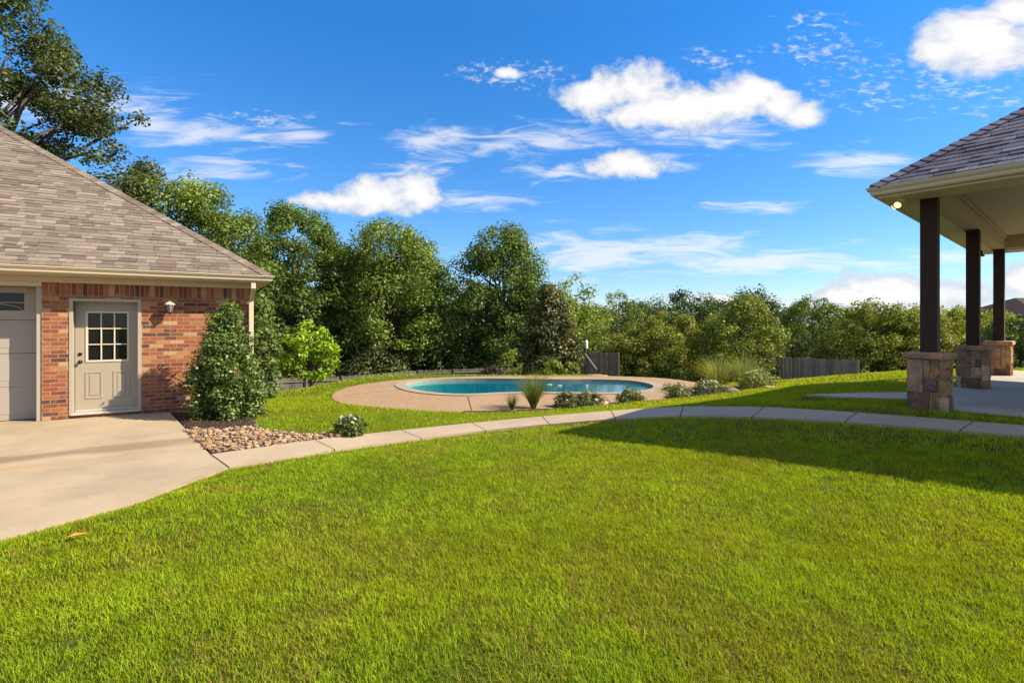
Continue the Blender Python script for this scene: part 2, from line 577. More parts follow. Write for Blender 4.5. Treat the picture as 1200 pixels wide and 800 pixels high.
def mulch_mat():
    m, t, b = mat('bark_mulch', rough=.95, spec=.1)
    o = objco(t)
    v = t.new('ShaderNodeTexVoronoi'); v.inputs['Scale'].default_value = 34; t.put(v.inputs['Vector'], o)
    c = t.ramp(t.sep(v.outputs['Color'])[0], [(0, (.018, .012, .01)), (.5, (.05, .03, .022)), (1, (.11, .07, .05))])
    t.put(b.inputs['Base Color'], c)
    bump(t, b, v.outputs['Distance'], 1.0, .03)
    return m
M['mulch'] = mulch_mat()

def deck_mat():
    m, t, b = mat('exposed_aggregate', rough=.9, spec=.2)
    o = objco(t)
    v = t.new('ShaderNodeTexVoronoi'); v.inputs['Scale'].default_value = 70; t.put(v.inputs['Vector'], o)
    c = t.ramp(t.sep(v.outputs['Color'])[0], [(0, (.17, .095, .045)), (.45, (.275, .185, .105)), (.8, (.32, .225, .135)), (1, (.40, .30, .20))])
    n = t.noise(o, .8, 4); n2 = t.noise(o, 6, 4)
    c = t.mix(t.m('MULTIPLY', t.sstep(n, .4, .7), .3), c, (.22, .135, .075))
    c = t.mix(t.m('MULTIPLY', t.sstep(n2, .5, .8), .25), c, (.36, .27, .17))
    t.put(b.inputs['Base Color'], c)
    bump(t, b, v.outputs['Distance'], .5, .006)
    return m
M['deck'] = deck_mat()
M['coping'] = concrete('coping_stone', (.30, .25, .185), .3)[0]

def water_mat():
    m, t, b = mat('pool_water', (.0, .06, .09), .015, .32)
    b.inputs['IOR'].default_value = 1.33
    o = objco(t)
    x, y, z = t.sep(o)
    n = t.noise(o, 3.0, 3, .5)
    sh = t.sstep(t.m('ADD', x, t.m('MULTIPLY', t.m('SUBTRACT', n, .5), .8)), -4.2, -1.2)
    c = t.ramp(sh, [(0, (.02, .34, .34)), (.3, (.002, .175, .215)), (1, (.0, .092, .145))])
    t.put(b.inputs['Base Color'], c)
    bump(t, b, t.m('ADD', t.noise(o, 5, 3, .5, .4), t.m('MULTIPLY', t.noise(o, 17, 2), .3)), .05, .05)
    return m
M['water'] = water_mat()
M['plaster'] = paint('pool_plaster', (.25, .5, .55), .6)

# ------------------------------------------------------------------ plan of the place
GA = R(31.5)                                   # garage wall direction
G0 = Vector((-5.28, 10.415, 0))                # right front corner of the garage
ge1 = Vector((math.cos(GA), math.sin(GA), 0)); ge2 = Vector((-math.sin(GA), math.cos(GA), 0))
def gl(x, y, z=0): v = G0 + ge1 * x + ge2 * y; return (v.x, v.y, z)
HA = R(41.0)                                   # patio row direction
H0 = Vector((6.04, 7.40, .43))
he1 = Vector((math.cos(HA), math.sin(HA), 0)); he2 = Vector((-math.sin(HA), math.cos(HA), 0))
def hl(x, y, z=0): v = H0 + he1 * x + he2 * y; return (v.x, v.y, z)

# walk: joints read off the photograph, with the fall of the ground (eye height above each)
JO = [((247, 533), (268, 548), 1.65), ((369, 516), (392, 527.3), 1.68), ((470, 504.6), (493.6, 514), 1.74), ((553, 496), (569, 504.6), 1.73),
      ((635, 488.3), (644, 497.5), 1.67), ((716, 481.7), (721, 491.4), 1.56), ((801, 477), (797, 488), 1.43), ((895.5, 477.7), (881, 489), 1.34),
      ((1004, 484), (990, 494.5), 1.27), ((1140.5, 494.5), (1125, 505), 1.215)]
up = [np.array(P(*a, EYE - h)) for a, b, h in JO]
lo = [np.array(P(*b, EYE - h)) for a, b, h in JO]
for _ in range(3):
    up.append(up[-1] + (up[-1] - up[-2])); lo.append(lo[-1] + (lo[-1] - lo[-2]))
mid = [(a + b) / 2 for a, b in zip(up, lo)]
def catmull(pts, n=6):
    pts = [np.array(p, float) for p in pts]
    out = []
    for i in range(len(pts) - 1):
        p0 = pts[max(i - 1, 0)]; p1 = pts[i]; p2 = pts[i + 1]; p3 = pts[min(i + 2, len(pts) - 1)]
        for k in range(n):
            t = k / n
            out.append(.5 * ((2 * p1) + (-p0 + p2) * t + (2 * p0 - 5 * p1 + 4 * p2 - p3) * t * t + (-p0 + 3 * p1 - 3 * p2 + p3) * t ** 3))
    out.append(pts[-1])
    return out
upS = catmull(up); loS = catmull(lo)
walk_poly = [tuple(p[:2]) for p in upS] + [tuple(p[:2]) for p in reversed(loS)]

ZD = -.35
deck_px = [(387, 466), (392, 459), (410, 452.5), (445, 447), (490, 443), (560, 440.6), (640, 440.2), (720, 440.6), (775, 442.5), (815, 447.5), (838, 455), (830, 463), (800, 469.5),
           (745, 474.5), (690, 478), (620, 481.5), (540, 482.8), (480, 481.2), (430, 477.5), (400, 472.5)]
deck_poly = chaikin([P(x, y, ZD) for x, y in deck_px], 2)
pool_px = [(473, 452), (480, 447.6), (505, 445), (550, 443.6), (600, 444.1), (650, 445.0), (700, 444.8), (740, 446.0), (762, 450), (768, 454.5), (750, 458.8), (715, 460.6), (670, 460.2), (625, 459.4),
           (585, 460.2), (550, 462.4), (515, 461.2), (488, 457.6)]
pool_poly = chaikin([P(x, y, ZD) for x, y in pool_px], 2)

drive_poly = [gl(-1.41, 0.0)[:2], P(247, 533, 0)[:2], P(268, 548, 0)[:2], P(225, 563.5, 0)[:2], P(150, 591, 0)[:2], P(75, 611, 0)[:2], P(0, 631, 0)[:2], (-4.15, 3.1), (-5.2, 1.6), (-7.5, -.5), (-16, -2), (-20, 2), gl(-14, 0)[:2], gl(-8.19, 0)[:2], gl(-8.19, .395)[:2], gl(-3.22, .395)[:2], gl(-3.22, 0)[:2]]
patio_poly = [hl(.06, .24)[:2], hl(9.6, .24)[:2], hl(9.6, -9)[:2], hl(.06, -9)[:2]]
path_poly = [P(946, 462.3, .40)[:2], P(1010, 460.2, .40)[:2], P(1075, 459.2, .40)[:2], hl(4.2, .24)[:2], hl(2.0, .24)[:2], P(1063, 467.2, .40)[:2], P(1000, 465.6, .40)[:2]]
garage_poly = [gl(-16, 0)[:2], gl(0, 0)[:2], gl(0, 12)[:2], gl(-16, 12)[:2]]
bed_poly = [gl(-1.41, -.02)[:2], P(247, 532, 0)[:2], tuple(up[0][:2])] + [tuple(p[:2]) for p in upS[1:10]] + [P(432, 506.6, -.06)[:2], P(392, 506.8, -.04)[:2], P(345, 506.5, -.02)[:2], P(312, 504.5, 0)[:2], P(304, 500, 0)[:2], P(300, 492, 0)[:2], gl(.08, -.3)[:2], gl(.06, .3)[:2], gl(0, .3)[:2], gl(0, -.02)[:2]]
mul_px_t = [(540, 480.8), (600, 479.2), (650, 477.2), (690, 474.5), (740, 470.5), (790, 465.6), (818, 460.5), (834, 456.5), (880, 451), (905, 450.5)]
mul_px_b = [(915, 456), (880, 463.5), (850, 468), (820, 471), (780, 474.6), (740, 476.5), (690, 479.6), (640, 482.3), (590, 483.5), (540, 483.2)]
mulch_poly = [P(x, y, ZD + .02)[:2] for x, y in mul_px_t[:8]] + [P(x, y, ZD - .05)[:2] for x, y in mul_px_t[8:]] + [P(x, y, ZD - .05)[:2] for x, y in mul_px_b[:2]] + [P(x, y, ZD + .02)[:2] for x, y in mul_px_b[2:]]

# terrain ---------------------------------------------------------------
CP = [(0, 0, .12), (0, 2.2, .12), (-3, 2, .03), (4, 4.2, .25), (8, 2, .35), (-6, 0, 0), (0, 5, .05), (2.2, 6.3, .12), (-2.5, 5.5, .02), (-1.2, 7.2, -.02), (.6, 7.2, .0), (1.6, 7.4, .06), (3.2, 5.6, .2),
      (-6.5, 6, 0), (-10, 4, 0), (-14, 5, 0), (-9, 12, -.1), (-12, 14, -.3), (0, -10, .1), (12, -8, .4), (-12, -8, 0)]
CP += [(*m[:2], m[2]) for m in mid[:10]]
CP += [(-2.95, 9.6, -.10), (-4.4, 10.6, -.12), (-4.6, 12.5, -.28), (-5.6, 14.5, -.45), (-7.0, 16, -.62), (-6.1, 19, -.42), (-6.7, 18, -.52), (-7.1, 17, -.58), (-7.9, 16.5, -.66), (-5.1, 20.5, -.50), (-2, 21, -.48), (3, 21.5, -.5), (-1, 16, -.35), (3, 15, -.35), (0, 12, -.35), (-3.5, 13.5, -.35),
       (-1, 10.4, -.25), (1.2, 10.3, -.15), (3, 10.3, .0), (5.8, 15.6, -.4), (5, 11.5, -.02), (7, 13, 0.0), (8, 16, -.25), (10, 19.6, -.55), (14.4, 18.8, -.08), (16, 16, .2), (18, 12, .35), (6.5, 10, .28), (12, 10, .4), (15, 6, .45),
       (9.8, 14.8, .15), (20, 22, -.2), (30, 20, .0),
       (-10, 22.5, -2.2), (-4.5, 25.5, -2.2), (2, 26, -1.7), (6, 25, -1.4), (9, 24.5, -1.6), (13, 26, -1.5), (18, 28, -1.2), (-14, 26, -3.0), (-6, 31, -3.1), (1, 35, -3.1), (8, 34, -2.8), (16, 36, -2.6), (25, 34, -1.6),
       (-20, 22, -1.8), (-24, 30, -3), (-30, 10, -.6), (0, 60, -4), (40, 60, -3), (-40, 60, -4), (60, 30, -1), (-60, 30, -2), (0, 120, -4), (90, 110, -4), (-90, 110, -4), (140, 20, -2), (-140, 20, -2), (0, -80, 0), (100, -80, 0), (-100, -80, 0)]
CPA = np.array(CP, dtype=float)
_c = 1.0
def _phi(d2): return np.sqrt(d2 + _c * _c)
_A = _phi((CPA[:, None, 0] - CPA[None, :, 0]) ** 2 + (CPA[:, None, 1] - CPA[None, :, 1]) ** 2)
_n = len(CPA)
_K = np.zeros((_n + 1, _n + 1)); _K[:_n, :_n] = _A + np.eye(_n) * -.02; _K[:_n, _n] = 1; _K[_n, :_n] = 1
_w = np.linalg.solve(_K, np.append(CPA[:, 2], 0))
FLATS = [(drive_poly, -.03, .35), (deck_poly, ZD - .03, .5), (patio_poly, .415, .35), (path_poly, .375, .3), ([hl(-.34, .5)[:2], hl(.5, .5)[:2], hl(.5, -9)[:2], hl(-.34, -9)[:2]], .425, .28)]
walk_mid = np.array([p for p in catmull(mid, 4)])
def ground(x, y):
    x = np.atleast_1d(np.asarray(x, float)); y = np.atleast_1d(np.asarray(y, float))
    out = np.empty(x.shape)
    for i in range(0, len(x), 20000):
        sx, sy = x[i:i + 20000], y[i:i + 20000]
        d2 = (sx[:, None] - CPA[None, :, 0]) ** 2 + (sy[:, None] - CPA[None, :, 1]) ** 2
        z = _phi(d2) @ _w[:_n] + _w[_n]
        z = np.clip(z, -5, .6)
        for poly, zf, mg in FLATS:
            d = np.where(inside(poly, sx, sy), 0, pdist(poly, sx, sy))
            k = np.clip(1 - d / mg, 0, 1); k = k * k * (3 - 2 * k)
            z = z * (1 - k) + zf * k
        # under the walk the ground follows the walk
        dd = (sx[:, None] - walk_mid[None, :, 0]) ** 2 + (sy[:, None] - walk_mid[None, :, 1]) ** 2
        j = dd.argmin(1); dm = np.sqrt(dd[np.arange(len(sx)), j])
        k = np.clip(1 - (dm - .55) / .45, 0, 1); k = k * k * (3 - 2 * k)
        k = np.where(inside(drive_poly, sx, sy), 0, k)
        z = z * (1 - k) + (walk_mid[j, 2] - .03) * k
        out[i:i + 20000] = z
    return out
def gz(x, y): return float(ground(x, y)[0])

# ------------------------------------------------------------------ ground sheet
def axis(parts):
    out = []
    for a, b, st in parts:
        out += list(np.arange(a, b - 1e-6, st))
    out.append(parts[-1][1])
    return np.array(out)
gx = axis([(-400, -60, 40), (-60, -20, 4), (-20, -10, .8), (-10, 12, .16), (12, 24, .5), (24, 60, 4), (60, 400, 40)])
gy = axis([(-200, -20, 30), (-20, -2, 2), (-2, 18, .16), (18, 40, .6), (40, 100, 5), (100, 500, 40)])
X, Y = np.meshgrid(gx, gy)
Zg = ground(X.ravel(), Y.ravel()).reshape(X.shape)
nx, ny = len(gx), len(gy)
idx = np.arange(nx * ny).reshape(ny, nx)
quads = np.stack([idx[:-1, :-1], idx[:-1, 1:], idx[1:, 1:], idx[1:, :-1]], -1).reshape(-1, 4)
ins = (inside(pool_poly, X.ravel(), Y.ravel()) | (inside(deck_poly, X.ravel(), Y.ravel()) & (pdist(pool_poly, X.ravel(), Y.ravel()) < .45)))
quads = quads[~ins[quads].any(1)]
verts = np.stack([X.ravel(), Y.ravel(), Zg.ravel()], 1)
lawn = np_mesh('lawn', verts, np.full(len(quads), 4), quads, M['lawn'], smooth=True)
tag(lawn, kind='structure')

def slab(name, poly, zf, thick, m, bev=.01, origin=None, rotz=0):
    """a flat or ground-following slab from an outline"""
    bm = bmesh.new()
    vs = [bm.verts.new((x, y, 0)) for x, y in poly]
    f = bm.faces.new(vs)
    bmesh.ops.triangulate(bm, faces=[f])
    me = bpy.data.meshes.new(name)
    r = bmesh.ops.extrude_face_region(bm, geom=bm.faces[:])
    for v in r['geom']:
        if isinstance(v, bmesh.types.BMVert): v.co.z = -thick
    for v in bm.verts: v.co.z += zf
    bmesh.ops.recalc_face_normals(bm, faces=bm.faces)
    if origin is not None:
        mt = (Matrix.Translation(origin) @ Matrix.Rotation(rotz, 4, 'Z')).inverted()
        for v in bm.verts: v.co = mt @ v.co
    bm.to_mesh(me); bm.free()
    me.materials.append(m)
    o = bpy.data.objects.new(name, me); COL.objects.link(o)
    if origin is not None: o.location = origin; o.rotation_euler = (0, 0, rotz)
    return tag(o, kind='structure')

slab('driveway', drive_poly, 0.0, .15, M['drive'], origin=(G0.x, G0.y, 0), rotz=GA)
slab('patio', patio_poly, .43, .16, M['patio'])
pth = slab('path', path_poly, .405, .1, M['patio'])
# walk in segments, joints left open
mb = MB()
ns = 6
for s in range(len(up) - 1):
    ids = list(range(s * ns, (s + 1) * ns + 1))
    a = [upS[i].copy() for i in ids]; b = [loS[i].copy() for i in ids]
    for e, o in ((0, 1), (-1, -2)):
        for arr in (a, b):
            d = arr[o] - arr[e]; arr[e] = arr[e] + d / np.linalg.norm(d) * .009
    vs = []; fs = []
    for p, q in zip(a, b):
        vs += [(p[0], p[1], p[2] + .012), (q[0], q[1], q[2] + .012), (p[0], p[1], p[2] - .1), (q[0], q[1], q[2] - .1)]
    n = len(a)
    for i in range(n - 1):
        k = 4 * i
        fs += [(k, k + 1, k + 5, k + 4), (k, k + 4, k + 6, k + 2), (k + 1, k + 3, k + 7, k + 5)]
    fs += [(0, 2, 3, 1), (4 * n - 4, 4 * n - 3, 4 * n - 1, 4 * n - 2)]
    mb.add(vs, fs)
tag(mb.build('walkway', M['walk']), kind='structure')

def sheet(name, poly, dz, m, step=.12):
    """a thin bed that follows the ground"""
    xs = [p[0] for p in poly]; ys = [p[1] for p in poly]
    ax = np.arange(min(xs) - step, max(xs) + 2 * step, step); ay = np.arange(min(ys) - step, max(ys) + 2 * step, step)
    X, Y = np.meshgrid(ax, ay)
    x = X.ravel(); y = Y.ravel()
    z = ground(x, y) + dz + (vnoise(x, y, 4.0) - .5) * .03
    i = np.arange(len(x)).reshape(X.shape)
    q = np.stack([i[:-1, :-1], i[:-1, 1:], i[1:, 1:], i[1:, :-1]], -1).reshape(-1, 4)
    cx = x[q].mean(1); cyy = y[q].mean(1)
    q = q[inside(poly, cx, cyy)]
    # pull the outline below ground so the edge reads as an edge of earth
    used = np.unique(q)
    inn = inside(poly, x, y)
    dd = pdist(poly, x, y)
    z = np.where(inn, z - np.clip(.06 - dd, 0, .06) * .5, z - .06)
    o = np_mesh(name, np.stack([x, y, z], 1), np.full(len(q), 4), q, m, smooth=True)
    return tag(o, kind='structure')
sheet('planting_bed', bed_poly, .03, M['mulch'], .06)
sheet('mulch_bed', mulch_poly, .05, M['mulch'], .08)
rear_bed = [P(548, 439.6, ZD)[:2], P(640, 439.8, ZD)[:2], P(715, 440.2, ZD)[:2], P(722, 438.6, ZD)[:2], P(650, 436.6, ZD)[:2], P(560, 437.5, ZD)[:2]]

# pool deck with the hole for the pool
def scaled(poly, off):
    c = np.mean(np.array(poly), 0)
    out = []
    n = len(poly)
    for i in range(n):
        a = np.array(poly[i - 1]); p = np.array(poly[i]); b = np.array(poly[(i + 1) % n])
        d = b - a; d /= np.linalg.norm(d)
        nrm = np.array([d[1], -d[0]])
        if np.dot(nrm, p - c) < 0 and False: nrm = -nrm
        out.append(p + nrm * off)
    return [tuple(p) for p in out]
def area(poly):
    return .5 * sum(poly[i - 1][0] * poly[i][1] - poly[i][0] * poly[i - 1][1] for i in range(len(poly)))
if area(pool_poly) < 0: pool_poly = pool_poly[::-1]
if area(deck_poly) < 0: deck_poly = deck_poly[::-1]
cop_poly = scaled(pool_poly, .34)
def ring(name, outer, inner, z, thick, m, parent=None):
    bm = bmesh.new()
    es = []
    for poly in (outer, inner):
        vs = [bm.verts.new((x, y, z)) for x, y in poly]
        es += [bm.edges.new((vs[i], vs[(i + 1) % len(vs)])) for i in range(len(vs))]
    bmesh.ops.triangle_fill(bm, use_beauty=True, use_dissolve=False, edges=es)
    r = bmesh.ops.extrude_face_region(bm, geom=bm.faces[:])
    for v in r['geom']:
        if isinstance(v, bmesh.types.BMVert): v.co.z -= thick
    bmesh.ops.recalc_face_normals(bm, faces=bm.faces)
    me = bpy.data.meshes.new(name); bm.to_mesh(me); bm.free()
    me.materials.append(m)
    o = bpy.data.objects.new(name, me); COL.objects.link(o)
    if parent: o.parent = parent
    return o
dk = ring('pool_deck', deck_poly, cop_poly, ZD, .15, M['deck'])
tag(dk, kind='structure')
pc = np.mean(np.array(pool_poly), 0)
pool = thing('swimming_pool', 'kidney shaped swimming pool of teal water with pale coping, set in the round tan deck', 'pool', (pc[0], pc[1], ZD))
rel = lambda poly: [(x - pc[0], y - pc[1]) for x, y in poly]
cop = ring('coping', rel(cop_poly), rel(pool_poly), .025, .12, M['coping'], pool)
mb = MB()
pp = rel(pool_poly); n = len(pp)
mb.add([(x, y, -.095) for x, y in pp] + [(x * .9, y * .9, -1.4) for x, y in pp], [(i, (i + 1) % n, n + (i + 1) % n, n + i) for i in range(n)] + [tuple(range(n, 2 * n))])
mb.build('basin', M['plaster'], pool)
mb = MB(); mb.add([(x, y, -.07) for x, y in rel(scaled(pool_poly, .02))], [tuple(range(n))])
w = mb.build('water', M['water'], pool)

# dark expansion joints across the deck
def joint_line(a, b, z, w=.012):
    a = np.array(a[:2]); b = np.array(b[:2]); d = b - a; d /= np.linalg.norm(d); nn = np.array([-d[1], d[0]]) * w
    return [(*(a + nn), z), (*(a - nn), z), (*(b - nn), z), (*(b + nn), z)]
mb = MB()
for p, q in (((553, 481.8), (548, 463.6)), ((715, 471), (704, 461.5)), ((400, 463), (478, 456)), ((792, 464), (772, 458.5)), ((640, 441.2), (642, 443.4))):
    mb.quad(*joint_line(P(*p, ZD), P(*q, ZD), ZD + .004))
tag(mb.build('pool_deck_joints', mat('joint_filler', (.06, .035, .025), .9)[0]), kind='structure')

# ------------------------------------------------------------------ shingle roofs
def pick(pal):
    c = random.choice(pal)
    k = random.uniform(.85, 1.15)
    return tuple(x * k for x in c)
TAN = [(.185, .148, .118), (.205, .167, .133), (.165, .130, .104), (.235, .195, .157), (.19, .146, .115), (.145, .114, .094), (.215, .18, .146)]
GREY = [(.115, .112, .155), (.14, .138, .185), (.095, .092, .13), (.16, .158, .205), (.08, .076, .11), (.128, .118, .16)]

def shingles(mb, E, ud, sd_, nd, ulo, uhi, vmax, pal, expo=.128):
    """courses of tabs: E eave origin, ud along the eave, sd_ up the slope, nd normal; ulo/uhi give the run at slope distance v"""
    E = Vector(E); v = -.02; k = 0
    while v < vmax:
        a, b = ulo(v), uhi(v)
        u = a - random.uniform(0, .2)
        while u < b:
            w = random.choice((.10, .14, .18, .24, .30)) * random.uniform(.9, 1.1)
            u0, u1 = max(u, a), min(u + w - .004, b)
            u += w
            if u1 - u0 < .015: continue
            th = random.choice((.007, .007, .014)); v1 = min(v + expo + .03, vmax)
            p = lambda uu, vv, h: E + ud * uu + sd_ * vv + nd * h
            dv = random.uniform(-.004, .004)
            c = pick(pal)
            # the upper end is cut along the hip
            u0t, u1t = max(u0, ulo(v1)), min(u1, uhi(v1))
            if u1t <= u0t: u0t = u1t = (u0t + u1t) / 2
            mb.add([p(u0, v + dv, th + .004), p(u1, v + dv, th + .004), p(u1t, v1, .003), p(u0t, v1, .003), p(u0, v + dv, -.004), p(u1, v + dv, -.004)],
                   [(0, 1, 2, 3), (4, 5, 1, 0), (0, 3, 4), (1, 5, 2)], c)
        v += expo; k += 1

def hip_caps(mb, a, b, n1, n2, d1, d2, pal, step=.15):
    """folded cap pieces from a up to b; d1, d2 lie in the two planes away from the hip"""
    a = Vector(a); b = Vector(b); L = (b - a).length; d = (b - a) / L
    s = 0.0
    up_ = (n1 + n2).normalized()
    while s < L:
        p0 = a + d * s; p1 = a + d * min(s + step + .04, L)
        c = pick(pal)
        h0, h1 = .026, .014
        mb.add([p0 + up_ * (h0 + .012), p1 + up_ * (h1 + .010), p1 + d1 * .14 + n1 * h1, p0 + d1 * .14 + n1 * h0, p1 + d2 * .14 + n2 * h1, p0 + d2 * .14 + n2 * h0,
                p0 + up_ * .0, p0 + d1 * .14, p0 + d2 * .14], [(0, 1, 2, 3), (1, 0, 5, 4), (0, 3, 7, 6), (5, 0, 6, 8)], c)
        s += step

def hip_roof(root, x0, x1, y0, y1, z, pitch, pal, m, detail, closed=True):
    """hip roof over a local rectangle; detail: which planes get modelled courses ('front' = -y, 'left' = -x)"""
    W2 = min(y1 - y0, x1 - x0) / 2
    along_x = (x1 - x0) >= (y1 - y0)
    zr = z + W2 * pitch
    if along_x: r0, r1 = (x0 + W2, (y0 + y1) / 2, zr), (x1 - W2, (y0 + y1) / 2, zr)
    else: r0, r1 = ((x0 + x1) / 2, y0 + W2, zr), ((x0 + x1) / 2, y1 - W2, zr)
    A, B, C, D = (x0, y0, z), (x1, y0, z), (x1, y1, z), (x0, y1, z)
    mb = MB()
    if along_x: planes = [(A, B, r1, r0), (B, C, r1), (C, D, r0, r1), (D, A, r0)]
    else: planes = [(A, B, r0), (B, C, r1, r0), (C, D, r1), (D, A, r0, r1)]
    for pl in planes:
        mb.add(pl, [tuple(range(len(pl)))], pal[0])
    # closing board under the eave
    if closed: mb.add([A, B, C, D], [(3, 2, 1, 0)], pal[0])
    cosp = 1 / math.sqrt(1 + pitch * pitch); sinp = pitch * cosp
    def plane(E, ud, inn, L, full):
        s = inn * cosp + Vector((0, 0, sinp)); nd = Vector((0, 0, cosp)) - inn * sinp
        vm = W2 / cosp
        shingles(mb, E, ud, s, nd, lambda v: v * cosp, lambda v: L - v * cosp, vm, pal)
    X, Yv = Vector((1, 0, 0)), Vector((0, 1, 0))
    if 'front' in detail: plane(A, X, Yv, x1 - x0, True)
    if 'left' in detail: plane(D, -Yv, X, y1 - y0, True)
    if 'right' in detail: plane(B, Yv, -X, y1 - y0, True)
    roof = mb.build('roof', m, root)
    cosn = cosp; sinn = sinp
    nf = Vector((0, -sinn, cosn)); nr = Vector((sinn, 0, cosn)); nl = Vector((-sinn, 0, cosn)); nb = Vector((0, sinn, cosn))
    cb = MB()
    if along_x:
        ends = [(A, r0, nf, nl), (B, r1, nf, nr), (C, r1, nb, nr), (D, r0, nb, nl)]
    else:
        ends = [(A, r0, nf, nl), (B, r0, nf, nr), (C, r1, nb, nr), (D, r1, nb, nl)]
    for a, b, n1, n2 in ends:
        d = (Vector(b) - Vector(a)).normalized()
        d1 = d.cross(n1); d1 = d1 if d1.dot(n2) < 0 else -d1
        d2 = d.cross(n2); d2 = d2 if d2.dot(n1) < 0 else -d2
        hip_caps(cb, a, b, n1, n2, d1, d2, pal)
    d = (Vector(r1) - Vector(r0)).normalized()
    if (Vector(r1) - Vector(r0)).length > .1:
        n1, n2 = (nf, nb) if along_x else (nl, nr)
        d1 = d.cross(n1); d1 = d1 if d1.dot(n2) < 0 else -d1
        d2 = d.cross(n2); d2 = d2 if d2.dot(n1) < 0 else -d2
        hip_caps(cb, r0, r1, n1, n2, d1, d2, pal)
    cb.build('hip_cap', m, roof)
    return roof

def gutter_profile():
    # local: outwards (o), up (z); ogee gutter hung on the fascia
    return [(0, 0), (.06, 0), (.075, .02), (.08, .05), (.105, .08), (.11, .10), (.118, .10), (.118, .115), (.10, .115), (.10, .105), (0, .105)]

def gutter_run(mb, path, outs, z, closed=False):
    """path: corner points of the fascia line; outs: unit outward (mitre) vectors at each"""
    pr = gutter_profile()
    n = len(pr); vs = []; fs = []
    for (p, o) in zip(path, outs):
        for a, h in pr: vs.append((p[0] + o[0] * a, p[1] + o[1] * a, z + h))
    for i in range(len(path) - 1):
        for k in range(n):
            k2 = (k + 1) % n
            fs.append((i * n + k, i * n + k2, (i + 1) * n + k2, (i + 1) * n + k))
    fs.append(tuple(range(n))); fs.append(tuple((len(path) - 1) * n + k for k in range(n - 1, -1, -1)))
    mb.add(vs, fs)

# ------------------------------------------------------------------ garage
gar = thing('brick_garage', 'red brick garage with a tan shingled hip roof and a half glazed side door', 'garage', (G0.x, G0.y, 0), GA)
GW, GD, OV = 16.0, 12.0, .40
SOF = 2.48
OVR = .22
DX0, DX1, DZT = -2.86, -1.835, 2.11       # door opening in the brick
GX1, GX0, GZT = -3.215, -8.2, 2.37        # garage door opening
mb = MB()
T = .40
def wallbox(x0, x1, z0, z1): mb.box(x0, x1, 0, T, z0, z1)
wallbox(DX1, 0, -.3, 2.155); wallbox(GX1, DX0, -.3, 2.155); wallbox(DX0, DX1, DZT, 2.155); wallbox(-GW, GX0, -.3, 2.37)
mb.box(DX0, DX1, 0.02, T, -.3, .055)
mb.box(-.24, -.002, T, GD, -.3, 2.37); mb.box(-GW + .002, -GW + .24, T, GD, -.3, 2.37); mb.box(-GW, 0, GD, GD + .24, -.3, 2.37)
wall = mb.build('wall', M['brick'], gar)
mb = MB(); mb.box(GX1, 0.002, -.004, T + .002, 2.155, 2.37)
mb.build('soldier_course', M['soldier'], wall)
mb = MB(); mb.box(-GW, .03, -.022, T, 2.372, SOF)
mb.box(-GW, GX1 + .003, -.03, -.0045, 2.30, 2.371)
mb.build('frieze_board', M['trim'], gar, .004)
mb = MB(); mb.box(-GW - OV, OVR, -OV, GD + OV, SOF, SOF + .02); mb.build('soffit', M['soffit'], gar)
mb = MB()
mb.box(-GW - OV, OVR + .02, -OV - .02, -OV, SOF - .01, SOF + .14); mb.box(OVR, OVR + .02, -OV, GD + OV, SOF - .01, SOF + .14)
mb.build('fascia', M['trim'], gar)
mb = MB()
gutter_run(mb, [(-GW - OV, -OV - .021), (OVR + .021, -OV - .021), (OVR + .021, GD + OV)], [(0, -1), (1, -1), (1, 0)], SOF + .012)
mb.build('gutter', M['trim'], gar)
hip_roof(gar, -GW - OV - .06, OVR + .06, -OV - .06, GD + OV + .06, SOF + .145, .70, TAN, M['shingle_tan'], ('front',))
# downspout at the right corner
mb = MB()
def squarepipe(pts, w, d):
    vs = []; fs = []
    for (x, y, z) in pts:
        vs += [(x - w / 2, y - d / 2, z), (x + w / 2, y - d / 2, z), (x + w / 2, y + d / 2, z), (x - w / 2, y + d / 2, z)]
    for i in range(len(pts) - 1):
        for k in range(4):
            k2 = (k + 1) % 4
            fs.append((4 * i + k, 4 * i + k2, 4 * i + 4 + k2, 4 * i + 4 + k))
    fs += [(3, 2, 1, 0), tuple(4 * len(pts) - 4 + k for k in range(4))]
    mb.add(vs, fs)
squarepipe([(-.02, -.42, SOF + .02), (-.02, -.42, SOF - .13), (-.03, -.07, SOF - .36), (-.03, -.07, .12), (-.03, -.22, .03)], .085, .07)
for z in (.6, 1.5): mb.box(-.08, .02, -.112, -.001, z, z + .025)
mb.build('downspout', M['trim'], gar, .008)

# side door
dr = .20          # depth of the door face behind the brick
fr = MB()
fw = .055
for x0, x1 in ((DX0, DX0 + fw), (DX1 - fw, DX1)):
    fr.box(x0, x1, -.012, .03, .058, DZT)
    fr.box(x0 + .012, x1 - .012, .03, T, .058, DZT)
fr.box(DX0 + fw, DX1 - fw, -.012, .03, DZT - fw, DZT); fr.box(DX0 + fw, DX1 - fw, .03, T, DZT - fw + .012, DZT)
door = MB()
sx0, sx1, sz0, sz1 = DX0 + fw - .004, DX1 - fw + .004, .085, DZT - fw + .008
wz0, wz1, wx0, wx1 = 1.00, 1.86, sx0 + .175, sx1 - .175
def ring_y(mb_, x0, x1, z0, z1, hx0, hx1, hz0, hz1, y0, y1):
    mb_.box(x0, hx0, y0, y1, z0, z1); mb_.box(hx1, x1, y0, y1, z0, z1)
    mb_.box(hx0, hx1, y0, y1, z0, hz0); mb_.box(hx0, hx1, y0, y1, hz1, z1)
ring_y(door, sx0, sx1, sz0, sz1, wx0, wx1, wz0, wz1, dr, dr + .044)
dob = door.build('door', M['door'], gar)
frame_o = fr.build('door_frame', M['doortrim'], dob, .004)
g = MB()
